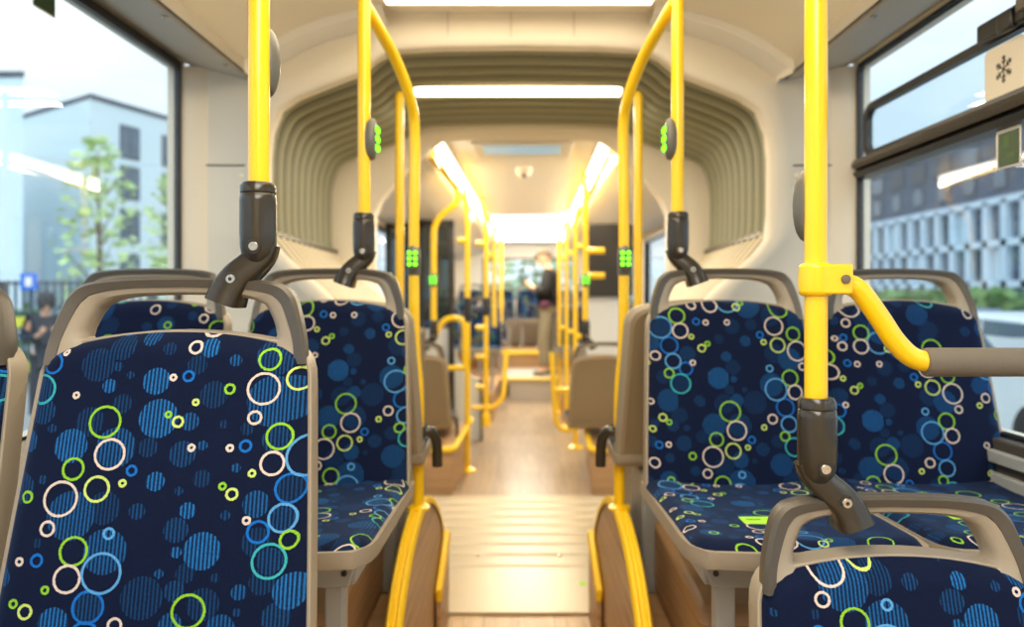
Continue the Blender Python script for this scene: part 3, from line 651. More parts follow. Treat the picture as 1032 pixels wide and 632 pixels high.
def make_seat(label, fab, group, legs=True, handle=True, loc=(0, 0, 0), rz=0):
    t = thing('passenger_seat', label, 'bus seat', loc, rz, group, local=True)
    b = MB(); b.grid(back_pt, SS, TT, back_uv); b.build('backrest_cushion', fab, t, sharp=70)
    c = MB(); c.grid(seat_pt, SS, samples(0, 0.82, 12) + [0.86, 0.9, 0.93, 0.96, 0.98, 1.0], lambda s, u: (s * 0.233, -0.02 - 0.535 * u)); c.build('seat_cushion', fab, t, sharp=70)
    # backrest shell: rim, side and the moulded back
    o1, o2, o3 = shell_outline(-0.012), shell_outline(0.003), shell_outline(-0.010)
    m = MB(); L = lambda P, d: [(x, front(z) + d, z) for x, z in P]
    m.loops([L(o1, 0.016), L(o2, 0.009), L(o2, 0.056), L(o3, 0.076)], True, False, False); m.build('backrest_shell', M['shell'], t, sharp=50, bevel=0.003)
    bk = MB(); o4 = shell_outline(-0.022); o5 = shell_outline(-0.034)
    bk.loops([L(o3, 0.076), L(o4, 0.082), L(o5, 0.076)], True, False, True); bk.build('back_panel', M['shellback'], t, sharp=35)
    if handle:
        HO, HM = mirror_open(H_OUT), mirror_open(H_MID)
        h = MB(); f0, f1 = -0.006, 0.045
        h.loops([L(HO, f0 + 0.008), [((a[0] * 0.75 + b[0] * 0.25), front(a[1] * 0.75 + b[1] * 0.25) + f0, a[1] * 0.75 + b[1] * 0.25) for a, b in zip(HO, HM)], L(HM, f0 + 0.006), L(HM, f1), [((a[0] * 0.6 + b[0] * 0.4), front(a[1]) + f1, a[1] * 0.6 + b[1] * 0.4) for a, b in zip(HO, HM)], L(HO, f1 - 0.02), L(HO, f0 + 0.008)], closed=False)
        h.build('grab_handle', M['handle'], t, sharp=55)
        oc = angular(mirror_open(H_MID), (0, 0.932)); ic = angular(HOLE + [(-x, z) for x, z in reversed(HOLE[1:-1])], (0, 0.932))
        md = [(a[0] * 0.35 + b[0] * 0.65, a[1] * 0.35 + b[1] * 0.65) for a, b in zip(oc, ic)]
        l = MB(); l.loops([L(oc, 0.044), L(oc, 0.002), L(md, 0.006), L(ic, 0.016), L(ic, 0.05), L(oc, 0.044)]); l.build('handle_liner', M['shell'], t, sharp=50)
    # seat pan under the cushion
    def pan(dz, e, yb=0.0):
        P = []
        for k in range(19):
            s_ = -1 + 2 * k / 18; q = seat_pt(s_, 1.0); P.append((q[0] * (1 + e * 0.3 / 0.2), q[1] - e, 0))
        for tt in (0.93, 0.86, 0.7, 0.4, 0.0):
            q = seat_pt(1, tt); P.append((q[0] + e * 0.3, q[1] - e * tt + yb * (1 - tt), 0))
        for tt in (0.0, 0.4, 0.7, 0.86, 0.93):
            q = seat_pt(-1, tt); P.append((q[0] - e * 0.3, q[1] - e * tt + yb * (1 - tt), 0))
        return [(x, y, 0.432 + 0.012 * max(0, min(1, (-y - 0.1) / 0.53)) + dz) for x, y, z in P]
    p = MB(); p.loops([pan(0.0, -0.01), pan(0.003, 0.007, 0.07), pan(-0.018, 0.008, 0.07), pan(-0.030, 0.004, 0.06), pan(-0.038, -0.04, 0.03)], True, True, True)
    p.build('seat_pan', M['shell'], t, sharp=50)
    if legs:
        fr = MB(); fr.prism([(-0.19, -0.54, 0.395), (0.19, -0.54, 0.395), (0.172, -0.54, 0.342), (-0.172, -0.54, 0.342)], (0, 0.05, 0))
        fr.box((0.17, -0.30, 0.37), (0.03, 0.46, 0.05)); fr.box((-0.17, -0.30, 0.37), (0.03, 0.46, 0.05)); fr.build('seat_frame', M['frame'], t, bevel=0.004)
        for s in (-1, 1):
            lg = MB(); lg.prism([(s * 0.14 - 0.020, -0.525, 0.35), (s * 0.14 + 0.020, -0.525, 0.35), (s * 0.128 + 0.018, -0.47, 0.0), (s * 0.128 - 0.018, -0.47, 0.0)], (0, 0.045, 0))
            lg.box((s * 0.125, -0.45, 0.006), (0.07, 0.08, 0.012))
            l_ = lg.build('leg', M['frame'], t, bevel=0.005)
            sc = MB(); sc.lathe([(0.006, 0), (0.006, 0.003), (0.003, 0.004)], (s * 0.165, -0.54, 0.372), (0, -1, 0), 8); sc.build('bolt', M['dark'], l_)
    return t
def shift(t, sx, sy):
    for c in kids(t):
        if 'cushion' in c.name: c['pattern_shift'] = [float(sx), float(sy), 0.0]
R2 = 2.08
S1 = make_seat('large front blue seat with white, green and blue rings, left of the aisle', M['fabA'], 'front row seats facing the camera', loc=(-0.542, 1.23, 0.313), rz=math.radians(2.0)); shift(S1, -0.010, 0)
s = dup(S1, (-1.028, 1.25, 0.31), 0, 'front seat cut by the left edge, only its curved rim visible'); shift(s, 0.08, 0.0)
s = dup(S1, (0.569, 1.165, -0.024), 0, 'low front blue seat at the bottom right, below the padded rail'); shift(s, -0.04, -0.24)
S2 = make_seat('second-row aisle seat on the right, blue with rings and a green tag', M['fabB'], 'second row seats facing the camera', loc=(0.556, R2, 0.36)); shift(S2, 0, 0)
def tagpart(t, x, y):
    g = MB(); g.box((x, y, 0.4525), (0.086, 0.05, 0.003)); o = g.build('seat_tag', M['tag'], t, bevel=0.001); o['label'] = 'bright green tag lying on the cushion'
    k = MB()
    for a, w_ in ((-0.018, 0.030), (0.022, 0.012)): k.box((x + a, y + 0.002, 0.4542), (w_, 0.006, 0.0005))
    k.build('tag_print', M['tagink'], o)
sa = dup(S2, (-0.512, R2, 0.36), 0, 'second-row aisle seat on the left, behind the large front seat'); shift(sa, -0.082, -0.02)
sb = dup(S2, (-1.0, R2 + 0.01, 0.36), 0, 'second-row window seat on the left, seen through the handle of the large front seat'); shift(sb, 0.22, 0.1)
sc_ = dup(S2, (1.03, R2 + 0.01, 0.36), 0, 'second-row window seat on the right, behind the padded rail'); shift(sc_, 0.08, 0.112)
tagpart(S2, -0.046, -0.455); tagpart(sc_, -0.07, -0.43)
# seats standing back to back with the second row, facing away
for s, side in ((-1, 'left'), (1, 'right')):
    t = make_seat('blue seat facing away behind the %s second-row seat, with a dark armrest' % side, M['fabB'], 'seats facing the rear of the bus', legs=False, handle=False, loc=(s * 0.532, 2.36, 0.36), rz=PI); t.scale = (1, 0.78, 1)
    ar = MB(); k = s                                   # local x is mirrored by the half turn
    ar.tube(bendpath([(k * 0.20, -0.02, 0.475), (k * 0.235, -0.05, 0.495), (k * 0.265, -0.10, 0.51), (k * 0.275, -0.28, 0.49), (k * 0.275, -0.29, 0.40)], 0.04), [0.017] * 50, 10) if False else None
    pth = bendpath([(k * 0.205, -0.10, 0.475), (k * 0.250, -0.10, 0.508), (k * 0.272, -0.12, 0.47), (k * 0.273, -0.13, 0.385)], 0.03)
    ar.tube(pth, 0.0165, 12); ar.lathe([(0.012, -0.018), (0.019, -0.012), (0.019, 0.012), (0.012, 0.018)], (k * 0.215, -0.10, 0.478), (1, 0, 0.3), 14)
    ar.build('armrest', M['brown'], t)
    fr = MB().box((0, -0.2, 0.19), (0.3, 0.3, 0.38)); fr.build('pedestal', M['frame'], t, bevel=0.01)

# ------------------------------------------------------------------ yellow poles
PR = 0.0172
def arm_loops(m, path, w, dd, yc):                     # flat bar swept in the x-z plane
    loops = []
    for i, (x, z) in enumerate(path):
        a = path[max(i - 1, 0)]; b = path[min(i + 1, len(path) - 1)]; L = math.hypot(b[0] - a[0], b[1] - a[1])
        n = (-(b[1] - a[1]) / L, (b[0] - a[0]) / L); ww = w[i] / 2; ring_ = []; d = dd[0] + (dd[1] - dd[0]) * i / (len(path) - 1)
        for k in range(16):
            an = 2 * PI * k / 16; cx, cy = math.cos(an), math.sin(an)
            ex = math.copysign(abs(cx) ** 0.45, cx) * ww; ey = math.copysign(abs(cy) ** 0.45, cy) * d / 2
            ring_.append((x + n[0] * ex, yc + ey, z + n[1] * ex))
        loops.append(ring_)
    m.loops(loops, True, True, True)
def bracket(t, x, y, zt, s, k=1.0, col='brown'):
    """dark socket at the pole foot with a cranked arm that hooks over the seat handle; zt = top of the socket"""
    b = MB(); h = 0.131 * k; zb = zt - h
    b.lathe([(0.003, zb - 0.005), (0.012, zb - 0.003), (0.020, zb + 0.003), (0.0262, zb + 0.014), (0.0288, zb + 0.030), (0.0296, zb + 0.05), (0.0296, zb + h - 0.03), (0.0286, zb + h - 0.019), (0.0270, zb + h - 0.0175), (0.0286, zb + h - 0.016), (0.0286, zb + h - 0.006), (0.025, zb + h)], (x, y - 0.004, 0), n=26, sx=k, sy=k)
    pth = [(x - s * 0.012, zb + 0.034), (x - s * 0.004, zb + 0.014), (x + s * 0.012, zb - 0.004), (x + s * 0.032, zb - 0.022), (x + s * 0.047, zb - 0.044), (x + s * 0.055, zb - 0.064)]
    arm_loops(b, [(p.x, p.z) for p in spline([Vector((a, 0, c)) for a, c in pth], 4)], [0.042 + 0.012 * (j / 20) for j in range(21)], (0.036, 0.080), y + 0.002)
    o = b.build('clamp_bracket', M[col], t, sharp=45)
    for dx, dz, yy in ((0.002, 0.026, y - 0.0332), (s * 0.036, -0.026, y - 0.0285)):
        rc = MB(); rc.lathe([(0.0118, -0.003), (0.0118, 0.0006), (0.009, 0.0006)], (x + dx, yy, zb + dz), (0, -1, 0), 18); rc.build('screw_recess', M['dark'], o)
        sc = MB(); sc.lathe([(0.0085, -0.004), (0.0085, 0.001), (0.0068, 0.003), (0.003, 0.003), (0.0028, 0.0012)], (x + dx, yy, zb + dz), (0, -1, 0), 16); sc.build('screw', M['steel'], o)
def button(t, x, y, z, ang, h=0.058, leds=True, w=0.024, off=0.022):
    """oval stop button; ang = direction it faces (0 = +x, -90 = towards the front)"""
    a = math.radians(ang); d = Vector((math.cos(a), math.sin(a), 0)); p = Vector((-d.y, d.x, 0)); c = Vector((x, y, z)) + d * off
    m = MB(); n, r = 20, []
    for j in range(1, 12):
        th = PI * j / 12 - PI / 2; row = []
        for q in range(n):
            ph = 2 * PI * q / n
            sg = lambda v, e: math.copysign(abs(v) ** e, v)
            row.append(c + d * (0.017 * sg(math.sin(th), 0.6)) + (p * (w * math.cos(ph)) + Vector((0, 0, h * math.sin(ph)))) * (math.cos(th) ** 0.6))
        r.append(row)
    m.loops(r, True, True, True); o = m.build('stop_button', M['button'], t, sharp=60)
    if leds:
        g = MB()
        for i in (-1, 0, 1):
            for j in (-1, 1):
                pc = c + d * 0.0165 + p * (j * w * 0.42) + Vector((0, 0, i * h * 0.42))
                g.lathe([(h * 0.15, -0.002), (h * 0.15, 0.003), (h * 0.09, 0.006)], pc, d, 10)
        g.build('indicator_lights', M['green_led'], o)['label'] = 'glowing green dots'
        return o
def pole(name, label, x, y, ztop_, zt, s, btn, k=1.0):
    t = thing('grab_pole', label, 'grab pole', (x, y, zt - 0.13), group='yellow grab poles clamped to the seats')
    MB().tube([(x, y, zt - 0.02), (x, y, (zt + ztop_) / 2), (x, y, ztop_)], PR, 20).build('pole', M['yellow'], t)
    MB().lathe([(0.036, 0), (0.036, -0.008), (0.024, -0.02)], (x, y, ztop_), n=18).build('ceiling_flange', M['yellow'], t)
    bracket(t, x, y, zt, s, k)
    if btn: button(t, x + btn[0], y, btn[1], btn[2], 0.058, btn[3], 0.026 if btn[3] else 0.020, 0.019 if btn[3] else 0.022)
    return t
pole('a', 'yellow pole clamped to the handle of the large front left seat', -0.426, 1.27, 2.343, 1.467, -1, (0.0, 1.672, 72, False))
tp = pole('b', 'yellow pole at the right carrying a branching padded rail', 0.460, 1.20, 2.343, 1.126, 1, (0.0, 1.426, 108, False))
pole('c', 'yellow pole with an oval green-lit button on the left second-row seat', -0.4235, 2.12, 2.34, 1.51, -1, (0.0, 1.714, 4, True))
pole('d', 'yellow pole with an oval green-lit button on the right second-row seat', 0.434, 2.12, 2.34, 1.513, 1, (0.0, 1.714, 176, True))
# handrail that branches off the right-hand pole
cl = MB(); cl.lathe([(0.020, -0.026), (0.0255, -0.022), (0.0265, 0), (0.0255, 0.022), (0.020, 0.026)], (0.460, 1.20, 1.308), n=22)
cl.box((0.483, 1.198, 1.308), (0.05, 0.046, 0.046)); cl.build('rail_connector', M['yellow'], tp, bevel=0.006)
sc = MB(); sc.lathe([(0.007, 0), (0.007, 0.003), (0.004, 0.004)], (0.495, 1.174, 1.308), (0, -1, 0), 12); sc.build('screw', M['grip'], tp)
ar = spline([(0.498, 1.20, 1.304), (0.526, 1.20, 1.292), (0.556, 1.20, 1.252), (0.583, 1.20, 1.212), (0.612, 1.20, 1.186), (0.65, 1.20, 1.180), (0.70, 1.20, 1.180)], 6)
MB().tube(ar, 0.0162, 18).build('rail_arm', M['yellow'], tp)
gp = MB(); gp.lathe([(0.016, 0), (0.0215, 0.002), (0.0225, 0.006), (0.0225, 0.56), (0.020, 0.566)], (0.627, 1.20, 1.180), (1, 0, 0), 22); gp.build('rail_grip', M['grip'], tp)
fl = MB(); fl.tube([(1.18, 1.20, 1.180), (1.26, 1.20, 1.180)], 0.016, 14); fl.build('wall_fixing', M['yellow'], tp)

# arched rails between the second-row poles and the wheel-arch panels
for s, side in ((-1, 'left'), (1, 'right')):
    x0 = 0.318 if s < 0 else 0.316
    t = thing('arched_grab_rail', 'tall yellow rail arching outward at the top, %s of the aisle above the arched panel' % side, 'grab rail', (s * 0.306, 2.45, 0.612))
    P = [(s * 0.318, 2.45, 0.612), (s * 0.318, 2.45, 0.97), (s * 0.330, 2.45, 1.14), (s * 0.332, 2.45, 1.5), (s * 0.330, 2.45, 1.80), (s * 0.338, 2.39, 1.90), (s * 0.368, 2.30, 1.99), (s * 0.408, 2.16, 2.06), (s * 0.424, 2.125, 2.085)]
    MB().tube(spline(P, 6), PR, 16).build('rail', M['yellow'], t)
    MB().lathe([(0.036, 0), (0.036, 0.008), (0.022, 0.016)], (s * 0.318, 2.45, 0.612), n=16).build('base_flange', M['yellow'], t)
    MB().tube([(s * 0.330, 2.45, 1.165), (s * 0.40, 2.40, 1.165)], 0.015, 12).build('seat_stub', M['yellow'], t)
    o = button(t, s * 0.332, 2.45, 1.402, -90, 0.042, True, 0.0225)
    MB().lathe([(0.0195, -0.052), (0.0205, -0.048), (0.0205, -0.03), (0.0205, 0.030), (0.0195, 0.036)], (s * 0.332, 2.452, 1.402), n=14).build('button_sleeve', M['button'], t)
    t = thing('joint_pole', 'thin straight yellow pole standing inside the joint, %s of the aisle' % side, 'grab pole', (s * 0.474, 3.08, 0))
    MB().tube([(s * 0.474, 3.08, 0), (s * 0.474, 3.08, 1), (s * 0.474, 3.08, 2.08), (s * 0.474, 3.08, 2.098)], [PR, PR, PR, 0.009], 16).build('pole', M['yellow'], t)
    MB().lathe([(0.036, 0), (0.036, 0.008), (0.022, 0.016)], (s * 0.474, 3.08, 0), n=16).build('base_flange', M['yellow'], t)

# ------------------------------------------------------------------ rear car furniture
def px(px_, py_, y): return at(px_, py_, y)
for side, xc, s in (('left', -0.70, -1), ('right', 0.57, 1)):
    st = make_seat('tan-backed seat seen from behind on the %s beyond the joint' % side, M['fabB'], 'seats beyond the joint seen from behind', legs=False, loc=(xc, 5.28, -0.02), rz=PI)
    for c in kids(st):
        if c.name.startswith(('backrest_shell', 'seat_pan')): c.data.materials[0] = M['shellback']
    if side == 'left':
        ar = MB(); ar.tube(bendpath([(-0.225, -0.12, 0.46), (-0.265, -0.12, 0.47), (-0.268, -0.14, 0.32), (-0.222, -0.14, 0.31)], 0.03), 0.012, 10); ar.build('armrest', M['brown'], st)
    t = thing('seat_podium', 'wooden seat podium with yellow edge under the %s tan-backed seat' % side, 'podium', (xc, 5.5, 0))
    xa = -0.43 if s < 0 else 0.47
    p = MB(); p.prism([(xa, 5.02, 0), (s * 1.19, 5.02, 0), (s * 1.19, 6.0, 0), (FX(xa, 6.0), 6.0, 0)], (0, 0, 0.31)); p.build('podium_box', M['podium'], t)
    e = MB(); e.tube(bendpath([(xa + s * 0.14, 5.0, 0.30), (xa - s * 0.01, 5.0, 0.30), (FX(xa, 6.0) - s * 0.012, 6.0, 0.34)], 0.06), 0.02, 10); e.build('edge_trim', M['ytrim'], t)
def rail(label, pts, r=0.021, bend=0.06, extra=(), name='grab_rail', cat='grab rail', led=None, clamp=None, base=False, grp=None, stubs=()):
    p0 = Vector(pts[-1]); t = thing(name, label, cat, p0, group=grp)
    MB().tube(bendpath(pts, bend), r, 12).build('rail' if name == 'grab_rail' else 'pole', M['yellow'], t)
    for q in extra: MB().tube(bendpath(q, bend), r, 12).build('side_rail', M['yellow'], t)
    for q in stubs: MB().tube(q, r * 1.1, 10).build('stub', M['yellow'], t)
    if led: button(t, led[0], led[1], led[2], -90, 0.046, True, 0.034)
    if clamp: bracket(t, clamp[0], clamp[1], clamp[2], clamp[3])
    if base: MB().lathe([(0.07, 0), (0.07, 0.01), (0.03, 0.03)], p0, n=16).build('base_flange', M['yellow'], t)
    return t
y = 5.3
xl = (437 - CX) / F * y; xu = (463 - CX) / F * y
rail('bent yellow pole with a green-lit button clamped to the left tan-backed seat', [(xu - 0.12, 4.55, 2.12), (xu - 0.02, y, 2.04), (xu, y, 1.94), (xl, y, 1.80), (xl, y, 1.09)], led=(xl, y, 1.40), clamp=(xl, y, 1.125, -1), name='grab_pole', cat='grab pole', bend=0.09)
xr = (590 - CX) / F * y
rail('straight yellow pole with a green-lit button clamped to the right tan-backed seat', [(xr, y, 2.14), (xr, y, 1.6), (xr, y, 1.10)], led=(xr, y, 1.40), clamp=(xr, y, 1.125, 1), name='grab_pole', cat='grab pole', stubs=([(xr, y, 1.60), (xr + 0.13, y, 1.60)], [(xr, y, 1.43), (xr + 0.13, y, 1.43)]))
# left door pole with dark middle joint, barrier loop and low rail
y = 5.72; xp = (471 - CX) / F * y
t = rail('yellow door pole on the left standing on the floor, with a dark middle collar', [(xp - 0.03, y, 2.14), (xp, y, 1.9), (xp, y, 1.0), (xp, y, 0.0)], name='grab_pole', cat='grab pole', base=True,
         extra=([(xp, y, 0.76), (xp - 0.14, y, 0.76)], [(xp, y, 0.2), (xp - 0.1, y, 0.2)]), stubs=([(xp, y, 1.70), (xp - 0.07, y, 1.70)],))
MB().lathe([(0.021, 1.10), (0.024, 1.11), (0.024, 1.27), (0.021, 1.28)], (xp, y, 0), n=14).build('collar', M['dark'], t)
rail('yellow loop rail left of the door pole', [(xp - 0.24, y, 1.0), (xp - 0.17, y, 1.13), (xp - 0.02, y, 1.13), (xp - 0.015, y, 0.78)], bend=0.09)
y = 6.7; xp2 = (490 - CX) / F * y
t = rail('yellow pole with short side stubs beside the left partition', [(xp2 - 0.05, y, 2.14), (xp2, y, 1.95), (xp2, y, 1.0), (xp2, y, 0.27)], name='grab_pole', cat='grab pole',
         stubs=tuple([(xp2, y, z), (xp2 - 0.09, y, z)] for z in (1.75, 1.02, 0.77, 0.51)))
MB().lathe([(0.021, 1.12), (0.024, 1.13), (0.024, 1.27), (0.021, 1.28)], (xp2, y, 0), n=14).build('collar', M['dark'], t)
MB().lathe([(0.036, 0), (0.036, 0.10), (0.02, 0.12)], (xp2, y, 0.17), n=14).build('foot_sleeve', M['ytrim'], t)
rail('low yellow rail curving up at the end beside the aisle on the left', [(xp2 - 0.12, y, 0.33), (xp2 + 0.07, y, 0.33), (xp2 + 0.15, y, 0.42), (xp2 + 0.17, y + 0.1, 0.82)], bend=0.05)
# right side rails
y = 6.2
rail('low yellow hook rail on the right of the aisle before the tan-backed seat', [((556 - CX) / F * y, y, 0.84), ((560 - CX) / F * y, y, 0.29), ((566 - CX) / F * y, y, 0.22), ((577 - CX) / F * y, y, 0.22)], bend=0.06,
     stubs=([((558 - CX) / F * y, y, 0.54), ((577 - CX) / F * y, y, 0.54)],))
for k, (pxx, yy, zb, lab) in enumerate(((564, 8.6, 0.0, 'farthest'), (571, 7.6, 0.0, 'middle'), (580, 6.6, 0.0, 'nearest'))):
    xx = (pxx - CX) / F * yy
    t = rail('yellow floor pole on the right of the rear aisle, %s of three in line' % lab, [(xx + 0.06, yy, 2.13), (xx, yy, 1.95), (xx, yy, 1.0), (xx, yy, zb)], name='grab_pole', cat='grab pole', grp='poles along the rear aisle', base=True,
             stubs=([(xx, yy, 1.72), (xx + 0.09, yy, 1.72)], [(xx, yy, 0.95), (xx + 0.1, yy, 0.95)]))
for k, (pxx, yy, lab) in enumerate(((498, 8.0, 'nearer'), (505, 9.2, 'farther'))):
    xx = (pxx - CX) / F * yy
    t = rail('yellow pole hanging on the left of the rear aisle, %s one of a pair' % lab, [(xx - 0.06, yy, 2.13), (xx, yy, 1.95), (xx, yy, 1.4), (xx, yy, 0.98)], name='grab_pole', cat='grab pole', grp='poles along the rear aisle',
             stubs=([(xx, yy, 1.72), (xx - 0.09, yy, 1.72)],))
# sloping ceiling rails under the strip lights
for s, side in ((-1, 'left'), (1, 'right')):
    rail('long yellow rail running along the %s strip light on the rear ceiling' % side, fx([(s * 0.50, 4.4, 2.10), (s * 0.47, 5.5, 2.03), (s * 0.46, 7, 2.02), (s * 0.46, 9.5, 2.02)]), r=0.018)
# partitions
t = thing('draught_screen', 'dark framed glass screen by the left doors of the rear car', 'screen', (-0.9, 6.9, 0))
f_ = MB()
for x in (-1.16, -0.86, -0.60): f_.box((x, 6.9, 1.0), (0.05, 0.05, 1.9))
f_.box((-0.88, 6.9, 1.94), (0.6, 0.05, 0.06)); f_.build('screen_frame', M['dark'], t)
MB().box((-1.01, 6.9, 1.5), (0.26, 0.01, 0.85)).build('screen_pane', M['darkglass'], t); MB().box((-0.73, 6.9, 1.5), (0.22, 0.01, 0.85)).build('screen_pane', M['darkglass'], t)
t = thing('partition_panel', 'pale bluish-white partition panel with a curved top on the left of the rear car', 'partition', (-0.7, 6.3, 0))
P = [(-0.98, 0.0), (-0.33, 0.0), (-0.33, 0.55)] + [(-0.33 - 0.27 * math.sin(a), 0.55 + 0.45 * (1 - math.cos(a))) for a in samples(0.2, PI / 2, 8)] + [(-0.98, 1.0)]
m = MB(); m.prism([(x, 6.95, z) for x, z in P], (0, 0.03, 0)); m.build('panel_board', M['greypanel'], t, bevel=0.004)
m = MB(); m.box((-0.335, 6.94, 0.3), (0.02, 0.05, 0.6)); m.build('edge_profile', M['gasket'], t)
t = thing('black_screen', 'large black screen panel on the right of the rear car behind the yellow poles', 'screen', (0.76, 6.6, 0))
m = MB(); m.box((0.76, 6.62, 1.60), (0.42, 0.05, 0.62)); m.build('screen_housing', M['dark'], t, bevel=0.01)
m = MB(); m.box((0.76, 6.66, 0.65), (0.36, 0.03, 1.3)); m.build('support_panel', M['greypanel'], t)
# stepped podium at the back
rp1 = MB(); rp1.prism(fx([(-0.35, 9.5, 0), (0.35, 9.5, 0), (0.35, 11.0, 0), (-0.35, 11.0, 0)]), (0, 0, 0.28))
t = thing('podium_step', 'pale grey aisle step with yellow nosing under the standing person', 'step', (FX(0, 10), 9.5, 0))
rp1.build('riser_box', mat('step_grey', (176, 172, 166), 0.5), t)
n_ = MB(); n_.prism(fx([(-0.35, 9.48, 0.27), (0.35, 9.48, 0.27), (0.35, 9.57, 0.27), (-0.35, 9.57, 0.27)]), (0, 0, 0.02)); n_.build('nosing', M['ytrim'], t)
fv = MB(); fv.prism(fx([(-0.33, 9.49, 0.07), (-0.24, 9.49, 0.07), (-0.24, 9.49, 0.22), (-0.33, 9.49, 0.22)]), (0, 0.02, 0)); fv.build('floor_vent', M['dark'], t)
t = thing('rear_step', 'wooden upper step with yellow nosing in front of the rear seats', 'step', (FX(0, 11.5), 11, 0))
m = MB(); m.prism(fx([(-1.2, 11.01, 0), (1.2, 11.01, 0), (1.2, YE - 0.01, 0), (-1.2, YE - 0.01, 0)]), (0, 0, 0.5)); m.build('riser_box', M['podium'], t)
n_ = MB(); n_.prism(fx([(-0.6, 10.97, 0.48), (0.6, 10.97, 0.48), (0.6, 11.07, 0.48), (-0.6, 11.07, 0.48)]), (0, 0, 0.035)); n_.build('nosing', M['ytrim'], t)
for s, side in ((-1, 'left'), (1, 'right')):
    m = MB(); m.prism(fx([(s * 0.36, 8.0, 0), (s * 1.25, 8.0, 0), (s * 1.25, 11.0, 0), (s * 0.36, 11.0, 0)]), (0, 0, 0.28))
    o = m.build('platform_rear_' + side, M['podium']); o['kind'] = 'structure'
pos = ['far left window seat', 'left inner seat', 'middle seat', 'right inner seat', 'far right window seat']
for k in range(5):
    s = dup(sa, (FX(-0.95 + 0.475 * k, 12.5), 12.6, 0.5), 0, 'dark blue seat of the back row below the rear window, %s' % pos[k], 'back row seats'); shift(s, 0.1 * k, 0.05 * k)
for side, sg in (('left', -1), ('right', 1)):
    for r, (yy, lab) in enumerate(((8.9, 'nearer'), (10.72, 'farther'))):
        for q, (xx, wl_) in enumerate(((0.70, 'aisle'), (1.05, 'window'))):
            s = dup(sa, (FX(sg * (0.53 if q == 0 else 1.008), yy), yy, 0.28), 0, 'dark blue %s seat in the %s row on the %s of the rear car' % (wl_, lab, side), 'seats on the rear podiums'); shift(s, 0.1 * q, 0.13 * r)
# ------------------------------------------------------------------ people
def skin(name, nodes, edges, m, parent, sub=2, root=None):
    names = list(nodes); me = bpy.data.meshes.new(name)
    me.from_pydata([Vector(nodes[n][0]) for n in names], [(names.index(a), names.index(b)) for a, b in edges], [])
    o = bpy.data.objects.new(name, me); C.objects.link(o)
    o.modifiers.new('skin', 'SKIN'); 
    for i, n in enumerate(names):
        r = nodes[n][1]; r = r if isinstance(r, tuple) else (r, r)
        me.skin_vertices[0].data[i].radius = r
        me.skin_vertices[0].data[i].use_root = (n == (root or names[0]))
    ss = o.modifiers.new('sub', 'SUBSURF'); ss.levels = ss.render_levels = sub
    dg = bpy.context.evaluated_depsgraph_get(); new = bpy.data.meshes.new_from_object(o.evaluated_get(dg))
    o.modifiers.clear(); o.data = new; bpy.data.meshes.remove(me)
    new.materials.clear(); new.materials.append(m)
    new.polygons.foreach_set('use_smooth', [True] * len(new.polygons))
    o.parent = parent
    if parent is not None and parent.get('local'): o['local'] = 1
    return o
SKIN = mat('skin', (214, 164, 132), 0.55); HAIR = mat('hair', (84, 62, 44), 0.7)
def ellipsoid(mb, c, r, n=16, cut=-1.0, tilt=0.0):
    c = Vector(c); rot = Matrix.Rotation(tilt, 3, 'Y'); rows = []
    for j in range(0, n + 1):
        th = -PI / 2 + PI * j / n
        if math.sin(th) < cut: continue
        rows.append([c + rot @ Vector((r[0] * max(math.cos(th), 0.02) * math.cos(2 * PI * k / n), r[1] * max(math.cos(th), 0.02) * math.sin(2 * PI * k / n), r[2] * math.sin(th))) for k in range(n)])
    mb.loops(rows, True, True, True); return mb
